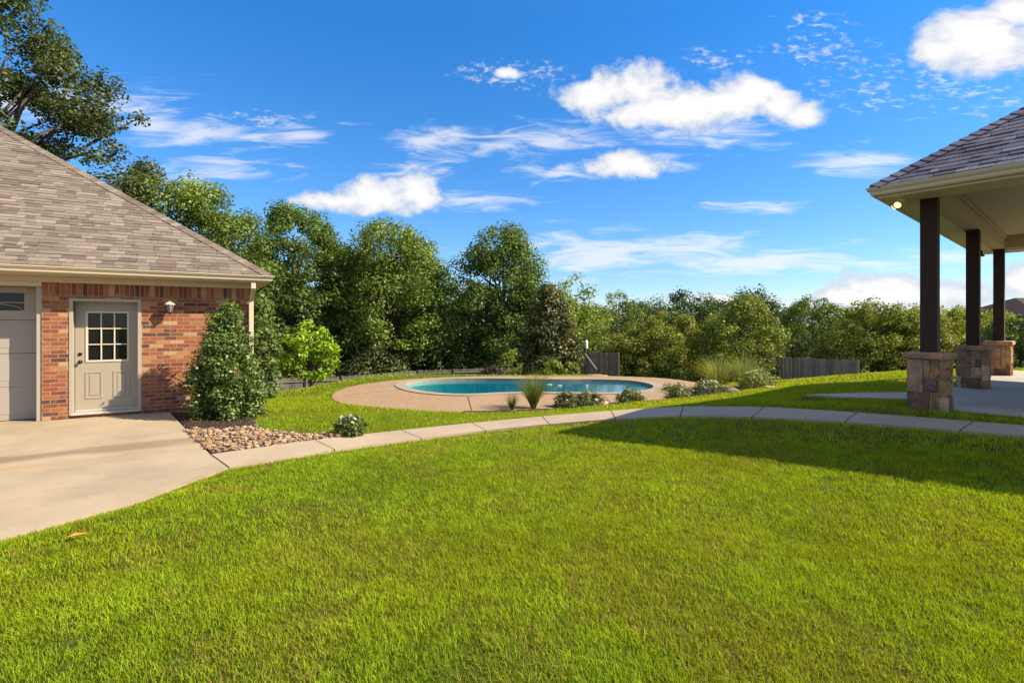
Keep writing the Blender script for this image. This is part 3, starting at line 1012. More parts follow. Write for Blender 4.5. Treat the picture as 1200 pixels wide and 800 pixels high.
ring_y(g, wx0 - .03, wx1 + .03, wz0 - .03, wz1 + .03, wx0 + .004, wx1 - .004, wz0 + .004, wz1 - .004, dr - .014, dr + .02)
for k in (1, 2):
    x = wx0 + (wx1 - wx0) * k / 3; z = wz0 + (wz1 - wz0) * k / 3
    g.box(x - .010, x + .010, dr - .008, dr + .02, wz0 + .004, wz1 - .004)
for k in (1, 2):
    z = wz0 + (wz1 - wz0) * k / 3
    xs = [wx0 + .004] + [wx0 + (wx1 - wx0) * q / 3 for q in (1, 2)] + [wx1 - .004]
    for q in range(3):
        g.box(xs[q] + (.010 if q else 0), xs[q + 1] - (.010 if q < 2 else 0), dr - .006, dr + .019, z - .010, z + .010)
sash = g.build('window_grille', M['grille'], dob, .003)
g = MB(); g.box(wx0, wx1, dr + .022, dr + .028, wz0, wz1); g.build('pane', M['glass'], dob)
g = MB()
for x0, x1 in ((sx0 + .14, sx0 + .385), (sx1 - .385, sx1 - .14)):
    z0, z1 = .31, .80
    # raised panel: moulding ring and a raised field
    ring_y(g, x0, x1, z0, z1, x0 + .03, x1 - .03, z0 + .03, z1 - .03, dr - .010, dr - .0005)
    g.box(x0 + .06, x1 - .06, dr - .008, dr - .0005, z0 + .06, z1 - .06)
g.build('raised_panel', M['door'], dob, .006)
g = MB(); g.box(sx0, sx1, dr - .022, dr + .02, .086, .118); g.build('door_sweep', M['sill'], dob, .004)
g = MB(); g.box(DX0 + .02, DX1 - .02, -.02, T, .0555, .083); g.build('threshold', M['sill'], dob, .006)
kx = sx0 + .07
def knob(z, name, r):
    g = MB(); pts = []
    prof = [(0.034, 0), (.034, .006), (.014, .008), (.014, .03), (r, .04), (r * 1.1, .055), (r * .8, .07), (.002, .074)] if r > .02 else [(.03, 0), (.03, .012), (.022, .018), (.002, .02)]
    g.lathe(prof)
    g.v = [(x + kx, dr - .0005 - zz, z + y) for x, y, zz in g.v]
    return g.build(name, M['dark_metal'], dob, 0, True)
knob(.98, 'knob', .026); knob(1.12, 'deadbolt', .018)

# overhead garage door
g = MB()
DGY = .34; nsec = 4; zt = GZT - .07
for k in range(nsec):
    z0 = .01 + (zt - .01) * k / nsec; z1 = .01 + (zt - .01) * (k + 1) / nsec - .008
    if k < nsec - 1:
        g.box(GX0 + .09, GX1 - .075, DGY, DGY + .04, z0, z1)
        for j in range(8):
            a = GX0 + .15 + j * .6; g.box(a, a + .5, DGY - .004, DGY - .0005, z0 + .1, z1 - .1)
    else:
        # window row
        xs = GX1 - .075
        g.box(GX0 + .09, xs, DGY, DGY + .04, z0, z0 + .16); g.box(GX0 + .09, xs, DGY, DGY + .04, z1 - .10, z1)
        x = xs; first = .22
        g.box(x - first, x, DGY, DGY + .04, z0 + .16, z1 - .10)
        x -= first
        while x > GX0 + .3:
            g.box(x - .62, x - .52, DGY, DGY + .04, z0 + .16, z1 - .10); x -= .62
gd = g.build('overhead_door', M['garage_door'], gar, .006)
z0 = .01 + (zt - .01) * 3 / 4; z1 = zt - .008
xw1 = GX1 - .075 - .22
for k in range(7):
    x1 = xw1 - .62 * k; x0 = x1 - .52
    p = MB(); p.box(x0, x1, DGY + .018, DGY + .024, z0 + .16, z1 - .10)
    pane = p.build('pane', M['glass'], gd)
    # sunburst insert: an arched bar and its spoke
    q = MB()
    q.box(x0, x1, DGY + .006, DGY + .016, z0 + .16 + .13, z0 + .16 + .145)
    for i in range(10):
        t0 = math.pi * .5 * i / 10; t1 = math.pi * .5 * (i + 1) / 10
        rx, rz = .5, .12
        f = lambda t, r: (x0 + (rx - r) * math.sin(t), DGY + .008, z0 + .165 + (rz - r) * math.cos(t))
        q.add([f(t0, 0), f(t1, 0), f(t1, .012), f(t0, .012)], [(0, 1, 2, 3)])
    q.build('grille', M['garage_door'], pane)
g = MB(); g.box(GX1 - .075, GX1, .02, .39, 0, GZT - .075); g.box(GX0, GX0 + .075, .02, .39, 0, GZT - .075); g.box(GX0, GX1, .02, .39, GZT - .074, GZT - .002)
g.build('overhead_door_frame', M['doortrim'], gd, .004)

# wall lantern
lan = thing('wall_lantern', 'aged carriage lantern with seeded glass on the brick between the side door and the holly', 'wall lantern', gl(-1.395, 0, 2.0), GA)
lan.scale = (.86, .86, .86)
mb = MB(); mb.lathe([(.055, 0), (.055, .012), (.03, .02)]); mb.v = [(x, -z, y + .02) for x, y, z in mb.v]; mb.tube([(0, -.015, .03), (0, -.09, .10), (0, -.15, .12), (0, -.17, .06)], .008, 8)
mb.build('bracket', M['lantern_metal'], lan)
mb = MB(); mb.lathe([(.004, .135), (.012, .125), (.012, .10), (.03, .085), (.085, .045), (.10, .028), (.10, .015), (.07, .015)], 0, -.17, 8); mb.build('cap', M['lantern_metal'], lan)
mb = MB(); mb.lathe([(.066, .013), (.075, -.02), (.05, -.14)], 0, -.17, 8); mb.build('glass', mat('seeded_glass', (.20, .19, .17), .12, .5)[0], lan)
mb = MB()
for k in range(8):
    t = 2 * math.pi * k / 8
    c, s_ = math.cos(t), math.sin(t)
    mb.tube([(.07 * c, -.17 + .07 * s_, .014), (.079 * c, -.17 + .079 * s_, -.02), (.053 * c, -.17 + .053 * s_, -.145)], .005, 5)
mb.lathe([(.055, -.14), (.055, -.152), (.02, -.165), (.012, -.185), (.002, -.19)], 0, -.17, 12)
mb.build('cage', M['dark_metal'], lan)

# ------------------------------------------------------------------ covered patio
pat = thing('covered_patio', 'covered patio roof in grey shingles on three dark posts with stone piers', 'patio', (H0.x, H0.y, H0.z), HA)
BZ = 3.04            # beam bottom above the floor
OVL, OVF, XE, YE = .44, .68, 8.35, -9.0
SP = 3.83
mb = MB(); b = .11
mb.box(-b, XE - .5, -b, b, BZ, BZ + .30); mb.box(-b, b, YE, -b - .001, BZ + .002, BZ + .298); mb.box(SP * 2 - b, SP * 2 + b, YE, -b - .001, BZ + .002, BZ + .298)
beam = mb.build('beam', M['ceiling'], pat, .005)
mb = MB()
for y0, h in ((-b - .02, .298), (-b - .045, .28)): mb.box(b + .06, SP * 2 - b - .06, y0, y0 + .025, BZ + h - .05, BZ + h - .002)
mb.box(b + .001, b + .04, YE, -b - .05, BZ + .22, BZ + .297)
mb.build('crown_moulding', M['ceiling'], beam, .004)
mb = MB(); mb.box(b + .003, SP * 2 - b - .003, YE, -b - .003, BZ + .299, BZ + .32); mb.build('ceiling', M['ceiling'], pat)
SOH = BZ - .02
mb = MB()
mb.box(-OVF, XE, b + .002, OVL, SOH, SOH + .02); mb.box(-OVF, -b - .002, YE, b + .001, SOH, SOH + .02); mb.box(SP * 2 + b + .002, XE, YE, b + .001, SOH, SOH + .02)
mb.build('soffit', M['soffit'], pat)
mb = MB()
mb.box(-OVF - .02, XE + .02, OVL, OVL + .02, SOH - .012, SOH + .15); mb.box(-OVF - .02, -OVF, YE, OVL - .001, SOH - .012, SOH + .15); mb.box(XE, XE + .02, YE, OVL - .001, SOH - .012, SOH + .15)
mb.build('fascia', M['trim'], pat)
mb = MB(); gutter_run(mb, [(-OVF - .021, YE), (-OVF - .021, OVL + .021), (XE + .021, OVL + .021), (XE + .021, YE)], [(-1, 0), (-1, 1), (1, 1), (1, 0)], SOH + .02)
mb.build('gutter', M['trim'], pat)
hip_roof(pat, -OVF - .08, XE + .08, YE, OVL + .08, SOH + .155, .73, GREY, M['shingle_grey'], ('left',), False)

def pier(i):
    pr = bpy.data.objects.new('stone_pier', None); COL.objects.link(pr); pr.parent = pat; pr.location = (SP * i, 0, 0)
    h = .228; H = .82
    core = MB(); core.box(-h + .03, h - .03, -h + .03, h - .03, -.05 if i else -.2, H - .08)
    rr = random.Random(31 + i)
    st = MB()
    TAN_ = (.27, .19, .12); BRN = (.215, .14, .088); MAR = (.12, .08, .06); GRY = (.11, .095, .085); CRM = (.32, .255, .18); RST = (.20, .13, .085)
    if i == 2: TAN_ = (.36, .22, .115); BRN = (.30, .16, .08); MAR = (.16, .075, .045); GRY = (.2, .12, .08); CRM = (.42, .29, .17); RST = (.34, .18, .08)  # rear pier palette lighter and warmer: sunlight put into the stone colour
    LAY = [[(0, .70, -.2, .255, MAR), (.70, .80, -.2, .20, CRM), (.80, 1, -.2, .255, BRN), (.70, .80, .205, .255, TAN_), (0, .5, .26, .725, TAN_), (.5, .92, .26, .455, GRY), (.92, 1, .26, .455, BRN), (.5, .72, .46, .725, TAN_), (.72, 1, .46, .725, BRN)],
           [(0, .22, -.2, .21, CRM), (.22, .93, -.2, .21, MAR), (.93, 1, -.2, .21, TAN_), (0, .58, .215, .45, BRN), (.58, 1, .215, .40, CRM), (.58, .78, .405, .56, TAN_), (.78, 1, .405, .56, GRY), (0, .58, .455, .60, RST), (0, .45, .605, .725, TAN_), (.45, .58, .605, .725, BRN), (.58, 1, .565, .725, TAN_)],
           [(0, .42, -.2, .16, BRN), (.42, 1, -.2, .16, MAR), (0, .28, .165, .46, CRM), (.28, .75, .165, .40, RST), (.75, 1, .165, .52, TAN_), (.28, .75, .405, .725, TAN_), (0, .28, .465, .725, BRN), (.75, 1, .525, .725, CRM)]]
    d = .085; blocks = []
    for f in range(4):
        for (a0, a1, za, zb, cc) in LAY[(i + (f + 1) % 4) % 3]:
            lo_, hi_ = -h, h - d
            blocks.append((f, lo_ + (hi_ - lo_) * a0 + .005, lo_ + (hi_ - lo_) * a1 - .005, za + .004, zb - .004, cc))
    for _1 in (0,):
        for f, a, bq, za, zb, cc in blocks:
            c = tuple(x * rr.uniform(.88, 1.12) for x in cc)
            out = rr.uniform(-.004, .014)
            n = 6
            # front grid bulged and roughened
            vs = []; fs = []
            for iy in range(n + 1):
                for ix in range(n + 1):
                    u = a + (bq - a) * ix / n; z = za + (zb - za) * iy / n
                    ed = min(ix, n - ix, iy, n - iy)
                    o = h + out + (0 if ed else -.014) + rr.uniform(-.010, .010)
                    vs.append((u + (rr.uniform(-.003, .003)), -o, z + rr.uniform(-.003, .003)))
            for iy in range(n):
                for ix in range(n):
                    p = iy * (n + 1) + ix
                    fs.append((p, p + 1, p + n + 2, p + n + 1))
            bo = len(vs)
            rim = [(ix, 0) for ix in range(n)] + [(n, iy) for iy in range(n)] + [(n - ix, n) for ix in range(n)] + [(0, n - iy) for iy in range(n)]
            for ix, iy in rim:
                u = a + (bq - a) * ix / n; z = za + (zb - za) * iy / n
                vs.append((u, -h + d + .0, z))
            m_ = len(rim)
            for q in range(m_):
                i0 = rim[q][1] * (n + 1) + rim[q][0]; q2 = (q + 1) % m_; i1 = rim[q2][1] * (n + 1) + rim[q2][0]
                fs.append((i0, bo + q, bo + q2, i1))
            ang = math.pi / 2 * f
            ca, sa = math.cos(ang), math.sin(ang)
            st.add([(x * ca - y * sa, x * sa + y * ca, z) for x, y, z in vs], fs, c)
    core.build('mortar_core', M['mortar'], pr)
    so = st.build('stone_facing', M['stone'], pr)
    cp = MB()
    c = (.27, .17, .11) if i < 2 else (.36, .22, .12)  # rear cap painted as sunlit too
    e = h + .035
    n = 8; vs = []; fs = []
    for (zz, ee) in ((H - .095, e - .012), (H - .075, e), (H - .02, e), (H, e - .014)):
        for f in range(4):
            ca, sa = math.cos(math.pi / 2 * f), math.sin(math.pi / 2 * f)
            for q in range(n):
                u = -ee + 2 * ee * q / n; o = ee + rr.uniform(-.007, .007)
                vs.append((u * ca + o * sa, u * sa - o * ca, zz + rr.uniform(-.005, .005)))
    L = 4 * n
    for k in range(3):
        for q in range(L): fs.append((k * L + q, k * L + (q + 1) % L, (k + 1) * L + (q + 1) % L, (k + 1) * L + q))
    fs.append(tuple(range(3 * L, 4 * L))); fs.append(tuple(range(L - 1, -1, -1)))
    cp.add(vs, fs, c)
    cp.build('cap_stone', M['stone'], pr)
    ps = MB(); w = .098; ps.box(SP * i - w, SP * i + w, -w, w, H - .01, BZ - .001)
    ps.build('post', M['post'], pat, .006)
for i in range(3): pier(i)

# twin floodlight under the corner of the soffit, lit
fl = thing('floodlight', 'lit twin floodlight under the corner soffit of the covered patio', 'floodlight', hl(-.32, .27, H0.z + SOH), HA)
mb = MB(); mb.lathe([(.06, -.001), (.06, -.02), (.03, -.03)]); mb.build('base', M['white_paint'], fl)
lampm, lt, lb = mat('lit_lamp', (1, .85, .6), .3)
lb.inputs['Emission Color'].default_value = (1, .62, .25, 1); lb.inputs['Emission Strength'].default_value = 1.1
for sx, sy in ((-1, .3), (.35, 1)):
    h = MB()
    d = Vector((sx * .07, sy * .07, -.05)); p0 = Vector((0, 0, -.025)); p1 = p0 + d * .6; p2 = p0 + d * 1.25
    h.tube([p0, p1], .012, 8); h.tube([p1, p1 + (p2 - p1) * .3, p2], [.022, .04, .05], 14)
    ho = h.build('lamp_holder', M['white_paint'], fl)
    e = MB(); dd = (p2 - p1).normalized(); e.tube([p2 - dd * .004, p2 + dd * .012, p2 + dd * .022], [.046, .040, .015], 14); e.build('bulb', lampm, ho)

bell = thing('hanging_bell', 'small dark bell hung from the patio soffit between the two rear posts', 'bell', hl(6.75, .24, H0.z + SOH), HA)
mb = MB(); mb.tube([(0, 0, 0), (0, 0, -.06)], .006, 6); mb.build('hanger', M['dark_metal'], bell)
mb = MB(); mb.lathe([(.004, -.055), (.03, -.062), (.045, -.09), (.05, -.15), (.085, -.20), (.09, -.21), (.07, -.208)], 0, 0, 18); mb.build('bell', M['dark_metal'], bell, 0, True)

# ------------------------------------------------------------------ foliage
def leaves(name, c, nrm, L, Wd, col, m, parent, fold=.12):
    """one four-cornered leaf per row: centre, normal, length, width, colour"""
    n = len(c)
    nrm = nrm / np.linalg.norm(nrm, axis=1, keepdims=True)
    a = rng.normal(size=(n, 3)); t = a - nrm * (a * nrm).sum(1, keepdims=True); t /= np.linalg.norm(t, axis=1, keepdims=True) + 1e-9
    b = np.cross(nrm, t)
    L = L[:, None]; Wd = Wd[:, None]
    v = np.empty((n, 4, 3))
    v[:, 0] = c - t * L * .5
    v[:, 1] = c + b * Wd * .5 - nrm * L * fold - t * L * .05
    v[:, 2] = c + t * L * .5 - nrm * L * fold * .6
    v[:, 3] = c - b * Wd * .5 + nrm * L * fold * .3 - t * L * .05
    cols = np.repeat(col[:, None, :], 4, 1).reshape(-1, 3)
    return np_mesh(name, v.reshape(-1, 3), np.full(n, 4), np.arange(4 * n).reshape(-1, 4), m, parent, cols)

def jit(base, n, v=.25, h=.15):
    base = np.asarray(base, float)
    k = 1 + rng.uniform(-v, v, (n, 1))
    c = base[None, :] * k
    c[:, 0] *= 1 + rng.uniform(-h, h * 1.6, n)
    c[:, 2] *= 1 + rng.uniform(-h, h, n)
    return np.clip(c, .003, .95)

def crown_points(nclump, prof, H, rx, ry, base, clump, per, flat=.75, hollow=.5, seed=0):
    """clump centres and leaf points in an envelope; prof(t) is the relative radius at height t in 0..1"""
    rs = np.random.default_rng(seed)
    cs = []
    while len(cs) < nclump:
        t = rs.random(); r = prof(t)
        if rs.random() > r ** 1.2 + .05: continue
        a = rs.random() * 2 * math.pi
        lump = .82 + .36 * vnoise(np.array([a * 1.3 + seed]), np.array([t * 3.0 + seed * 3]), 1.0)[0]
        q = math.sqrt(rs.uniform(hollow ** 2, 1.0)) * r * lump
        cs.append((q * rx * math.cos(a), q * ry * math.sin(a), base + t * H))
    cs = np.array(cs)
    sz = clump * rs.uniform(.55, 1.35, nclump)
    P_ = []; N_ = []; K_ = []
    for i, (c, s) in enumerate(zip(cs, sz)):
        n = max(8, int(per * (s / clump) ** 2))
        d = rs.normal(size=(n, 3)); d /= np.linalg.norm(d, axis=1, keepdims=True)
        r = s * rs.random(n) ** .45
        off = d * r[:, None] * np.array([1, 1, flat])
        off[:, 2] -= .22 * (off[:, 0] ** 2 + off[:, 1] ** 2) / max(s, .01)
        P_.append(c + off)
        N_.append(d * .9 + np.array([0, 0, .55]) + rs.normal(size=(n, 3)) * .55)
        K_.append(np.full(n, i))
    return cs, sz, np.concatenate(P_), np.concatenate(N_), np.concatenate(K_)

def trunk_mesh(mb, h, r, cs, nb, lean=(0, 0), seed=0, start=.25):
    rs = random.Random(seed)
    pts = []; rad = []
    n = 9
    for i in range(n):
        t = i / (n - 1)
        pts.append(Vector((lean[0] * t + rs.uniform(-.05, .05) * h * .1 * (i > 0), lean[1] * t + rs.uniform(-.05, .05) * h * .1 * (i > 0), -.15 + t * h)))
        rad.append(r * (1.35 if i == 0 else 1) * (1 - .85 * t))
    mb.tube(pts, rad, 9)
    idx_ = list(range(len(cs))); rs.shuffle(idx_)
    for j in idx_[:nb]:
        c = Vector(cs[j])
        t = max(start, min(.92, (c.z / max(h, .1)) * rs.uniform(.45, .8)))
        k = t * (n - 1); i0 = min(int(k), n - 2); fr_ = k - i0
        p0 = pts[i0].lerp(pts[i0 + 1], fr_); r0 = (rad[i0] * (1 - fr_) + rad[i0 + 1] * fr_) * .55
        m1 = p0.lerp(c, .4) + Vector((rs.uniform(-.1, .1), rs.uniform(-.1, .1), rs.uniform(.02, .16))) * (c - p0).length
        m2 = p0.lerp(c, .75) + Vector((rs.uniform(-.1, .1), rs.uniform(-.1, .1), rs.uniform(0, .1))) * (c - p0).length
        mb.tube([p0, m1, m2, c], [r0, r0 * .65, r0 * .4, r0 * .12], 5, caps=False)

PROF = {
    'round': lambda t: math.sqrt(max(0.0, 1 - (2 * t - 1) ** 2)) ** .8,
    'oak': lambda t: max(0.0, math.sin(math.pi * min(1, t ** .75 * .96 + .02))) ** .6,
    'cone': lambda t: max(.03, (1 - t) ** .8) * min(1, .55 + t * 5),
    'tall': lambda t: (min(1.0, .60 + t * 1.3) if t < .45 else max(.0, 1 - ((t - .45) / .55) ** 2.2) ** .6 * 1.0),
    'column': lambda t: min(1.0, .85 + t) * max(0.08, 1 - (max(0, t - .28) / .78) ** 1.25) ,
    'egg': lambda t: min(1.0, .55 + t * 2.2) * max(0.0, 1 - max(0, (t - .2) / .8) ** 1.7) ** .8 + .02,
    'egg2': lambda t: min(1.0, .5 + t * 1.6) * max(0.0, 1 - max(0, (t - .25) / .75) ** 1.35) ** .9 + .02,
    'bushy': lambda t: min(1.0, .75 + t) * math.sqrt(max(0.0, 1 - t ** 3)),
    'droop': lambda t: (1.0 if t < .5 else max(0.02, 1 - ((t - .5) / .5) ** 2) ** .55),
}
def tree(name, label, cat, x, y, h, rx, col, prof='round', cbase=.12, nclump=90, clump=.9, per=130, leaf=.14, lasp=.6, m='leaf', tr=.2, ry=None, group=None, seed=1, nb=26,
         col2=None, k2=.0, hv=.3, hollow=.45, z=None, flat=.75, rot=None, topdark=None):
    if z is None: z = gz(x, y)
    t = thing(name, label, cat, (x, y, z), random.uniform(0, 6.28) if rot is None else rot, group)
    cs, sz, pts, nr, kk = crown_points(nclump, PROF[prof], h * (1 - cbase), rx, ry or rx, h * cbase, clump, per, flat, hollow, seed)
    n = len(pts)
    c = jit(col, n, hv)
    ck = 1 + np.random.default_rng(seed + 5).uniform(-.32, .32, nclump)
    c *= ck[kk][:, None]
    if col2 is not None:
        sel = (rng.random(n) < k2 * (.4 + 1.2 * np.random.default_rng(seed + 9).random(nclump)[kk]))
        c[sel] = jit(col2, int(sel.sum()), hv)
    L = leaf * rng.uniform(.6, 1.35, n)
    leaves('crown', pts, nr, L, L * lasp, c, M[m], t)
    mb = MB(); trunk_mesh(mb, h * .86, tr, cs, nb, seed=seed)
    mb.build('trunk', M['bark'], t)
    return t

def copy_tree(src, x, y, s, label, group=None, sz=None, z=None):
    t = src.copy(); COL.objects.link(t)
    t.location = (x, y, gz(x, y) if z is None else z); t.rotation_euler = (0, 0, random.uniform(0, 6.28))
    t.scale = (s, s, sz or s)
    t['label'] = label
    if group: t['group'] = group
    for ch in list(src.children):
        c = ch.copy(); COL.objects.link(c); c.parent = t
    return t

def at(px, Y): return ((px - 600) / F * Y, Y)
def zy(py, Y): return EYE + (HOR - py) / F * Y

# colours of leaves
C_OAK = (.062, .086, .022); C_MID = (.100, .155, .026); C_YEL = (.175, .230, .028); C_LIME = (.215, .33, .016)
C_DRK = (.062, .100, .022); C_HOLLY = (.082, .138, .021); C_OLV = (.185, .215, .030)

# big oak behind the garage, reaching over the roof
x, y = at(-26, 23)
oak = tree('oak_tree', 'large dark oak reaching over the garage roof at the edge of the picture', 'tree', x, y, 18.8, 6.3, C_OAK, 'oak', .32, 165, .98, 430, .175, .6, tr=.42, col2=(.13, .14, .03), k2=.08, seed=3, nb=80, hollow=.25, hv=.2)
x, y = at(188, 27)
tree('shade_tree', 'light green rounded tree showing above the garage roof beside the oak', 'tree', x, y, zy(205, y) - gz(x, y), 3.4, C_YEL, 'round', .2, 120, .9, 230, .17, tr=.22, seed=5)
x, y = at(238, 29)
tree('shade_tree', 'dark green tree above the garage hip, between the light tree and the tall woods', 'tree', x, y, zy(222, y) - gz(x, y), 3.2, C_MID, 'round', .15, 120, .9, 230, .17, tr=.22, seed=6)
# the tall woods behind the pool
x, y = at(345, 36)
tree('tall_tree', 'tall dark green tree beside the garage eave, leftmost of the woods behind the fence', 'tree', x, y, zy(228, y) - gz(x, y) - .8, 3.9, (.088, .140, .024), 'droop', .05, 300, .92, 215, .20, tr=.35, seed=11, nb=40, col2=(.13, .19, .03), k2=.22, hv=.2, hollow=.6)
x, y = at(458, 37)
tree('tall_tree', 'broad bushy yellow green tree behind the round end of the pool deck', 'tree', x, y, zy(246, y) - gz(x, y) - .8, 4.35, (.165, .225, .028), 'droop', .03, 320, .95, 215, .20, tr=.36, seed=12, nb=40, col2=(.09, .14, .022), k2=.35, hv=.2, hollow=.6)
x, y = at(590, 37)
tree('tall_tree', 'tall airy tree with a bare grey trunk and sky gaps behind the pool', 'tree', x, y, zy(251, y) - gz(x, y) - .8, 3.6, (.094, .148, .025), 'tall', .10, 215, .85, 190, .19, tr=.30, seed=13, nb=50, col2=(.10, .15, .025), k2=.25, hollow=.3, hv=.2)
x, y = at(643, 26.5)
tree('magnolia_tree', 'cone shaped magnolia with rust brown leaves behind the pool', 'tree', x, y, zy(333, y) - gz(x, y), 1.45, (.056, .082, .022), 'egg', .0, 200, .46, 170, .16, .5, m='leaf_gloss', tr=.12, seed=14, nb=24, col2=(.22, .11, .035), k2=.17, hollow=.4)
x, y = at(668, 39)
tree('shade_tree', 'pale green tree standing close behind the rust brown magnolia', 'tree', x, y, zy(322, y) - gz(x, y), 2.9, C_YEL, 'bushy', .03, 110, .95, 170, .19, tr=.2, seed=15)
x, y = at(364, 21.5)
tree('maple_tree', 'small bright lime green tree in front of the left fence', 'tree', x, y, zy(371, y) - gz(x, y), 1.36, C_LIME, 'egg2', .28, 66, .30, 80, .13, .8, tr=.07, seed=16, nb=26, hv=.35, hollow=.25)
# lower dark growth under the tall trees
under = [(305, 31, 405, 1.9, C_DRK), (322, 35, 390, 2.6, C_DRK), (398, 33.5, 405, 2.2, C_DRK), (440, 33.5, 398, 2.3, (.085, .105, .04)), (490, 35, 400, 2.4, (.07, .105, .025)), (540, 36, 392, 2.6, C_DRK), (575, 38, 402, 2.4, C_DRK), (622, 38, 395, 2.6, C_DRK), (690, 40, 392, 2.8, C_DRK)]
names = ['dark shrub under the tall trees right beside the garage corner', 'dark shrub under the tall trees behind the lime green tree', 'dark shrub between lime green tree and the grey green one behind the fence', 'grey green shrub spilling over the fence beside the round deck end',
         'green shrub over the fence behind the shallow pool end', 'dark shrub over the fence in the gap between two tall trees', 'dark shrub at the foot of the airy tall tree', 'dark shrub close beside the magnolia, behind the fence', 'dark shrub behind the brown fence and white feeder']
for k, (px, Y_, py, r, c) in enumerate(under):
    x, y = at(px, Y_)
    tree('woodland_shrub', names[k], 'shrub', x, y, zy(py, y) - gz(x, y), r, c, 'bushy', .02, 60, .75, 130, .18, tr=.1, seed=40 + k, nb=10, group='shrubs under the tall trees')
x, y = at(307, 15.2)
tree('garden_shrub', 'upright bright leaved shrub just behind the garage downspout', 'shrub', x, y, zy(338, y) - gz(x, y), .42, (.12, .18, .04), 'column', .03, 60, .24, 80, .10, tr=.05, seed=60, nb=10)
x, y = at(601, 29.5)
tree('sapling', 'thin yellow green sapling against the dark fence behind the pool', 'sapling', x, y, zy(412, y) - gz(x, y), .55, C_YEL, 'round', .4, 26, .28, 60, .12, tr=.04, seed=61, nb=12)

# right hand tree line
mids = [(722, 46, 343, 3.6, C_MID, 'bushy', 'mid green tree right of the pale one, behind the brown fence'),
        (745, 30.5, 385, 2.1, (0.216, 0.227, 0.029), 'bushy', 'low olive bush at the right end of the pool, beside the brown fence'),
        (785, 30.5, 366, 2.4, (0.198, 0.227, 0.029), 'bushy', 'broad olive bush behind the right end of the pool'),
        (868, 28, 346, 2.0, (0.160, 0.200, 0.031), 'bushy', 'big rounded bush behind the two fountain grasses, tallest of the olive bushes'),
        (842, 33, 372, 2.0, (0.188, 0.218, 0.029), 'bushy', 'olive bush in the gap behind the fountain grasses'),
        (952, 38, 347, 2.6, C_MID, 'bushy', 'thin green tree rising directly behind the plank fence'),
        (968, 29, 408, .5, (.15, .15, .02), 'bushy', 'low yellowish shrub leaning over the plank fence'),
        (1022, 29, 352, 2.5, C_OLV, 'bushy', 'large leafy bush between the plank fence and the near stone pier'),
        (1062, 29, 360, 2.0, C_OLV, 'bushy', 'leafy bush just left of the nearest patio post'),
        (1112, 30, 362, 2.3, (0.235, 0.264, 0.029), 'bushy', 'yellow green bush seen between the first two patio posts'),
        (1160, 31, 366, 2.1, (0.235, 0.264, 0.029), 'bushy', 'yellow green bush seen between the second and third patio posts')]
for k, (px, Y_, py, r, c, pf, lb_) in enumerate(mids):
    x, y = at(px, Y_)
    tree('garden_bush', lb_, 'bush', x, y, zy(py, y) - gz(x, y), r, c, pf, .0, 150, .5, 150, .135, tr=.1, seed=70 + k, nb=14, col2=(.20, .19, .035), k2=.16, hollow=.4)
x, y = at(1196, 18.5)
tree('garden_bush', 'dark leafy bush with pale leaf tips at the far end of the patio', 'bush', x, y, zy(366, y) - gz(x, y), .95, (.045, .085, .02), 'bushy', .0, 60, .3, 110, .12, .3, tr=.06, seed=90, nb=12, col2=(.6, .55, .4), k2=.05)
# the far woods
far_protos = []
for k, (px, Y_, py, r, c) in enumerate([(760, 62, 350, 4.0, C_DRK), (806, 66, 342, 4.2, (.045, .075, .022)), (880, 70, 339, 4.0, C_DRK)]):
    x, y = at(px, Y_)
    far_protos.append(tree('far_tree', ['far dark tree behind the olive bush at the pool end', 'far mid green tree standing clear above the olive bushes', 'far dark rounded treetop, highest one above the big rounded bush'][k], 'tree', x, y, zy(py, y) - gz(x, y), r, c, 'bushy', .02, 110, 1.25, 110, .30, tr=.3, seed=100 + k, nb=14, group='far woods behind the garden'))
rest = [(700, 60, 350), (735, 72, 346), (835, 75, 343), (850, 64, 347), (915, 68, 350), (940, 80, 349), (985, 72, 355), (1020, 84, 362), (1060, 78, 366), (1100, 88, 366), (1140, 84, 368), (1230, 90, 372), (1290, 80, 372), (1370, 80, 370),
        (660, 58, 345), (620, 58, 330), (560, 60, 322), (505, 58, 300), (430, 60, 280), (380, 56, 290), (310, 55, 292), (280, 50, 285), (240, 56, 290), (180, 52, 260), (120, 52, 250), (60, 50, 240), (-20, 52, 240), (-110, 50, 240)]
for k, (px, Y_, py) in enumerate(rest):
    x, y = at(px, Y_)
    s = far_protos[k % 3]
    hh = zy(py, y) - gz(x, y)
    h0 = max((c.matrix_local.translation.z + max(v[2] for v in c.bound_box)) for c in s.children if c.name.startswith('crown'))
    sc_ = hh / h0
    copy_tree(s, x, y, max(1.0, sc_ * .9), 'far tree in the dense woods along the horizon', 'far woods along the horizon', sz=sc_)

# clipped shrub of glossy leaves beside the garage door
x, y = gl(-.50, -1.05)[:2]
tree('holly_bush', 'cone shaped glossy holly bush against the garage brick wall', 'bush', x, y, 2.16, .54, C_HOLLY, 'column', .0, 300, .19, 110, .060, .55, m='leaf_gloss', tr=.05, seed=120, nb=40, col2=(.20, .21, .05), k2=.10, hollow=.4, z=-.08, hv=.35)

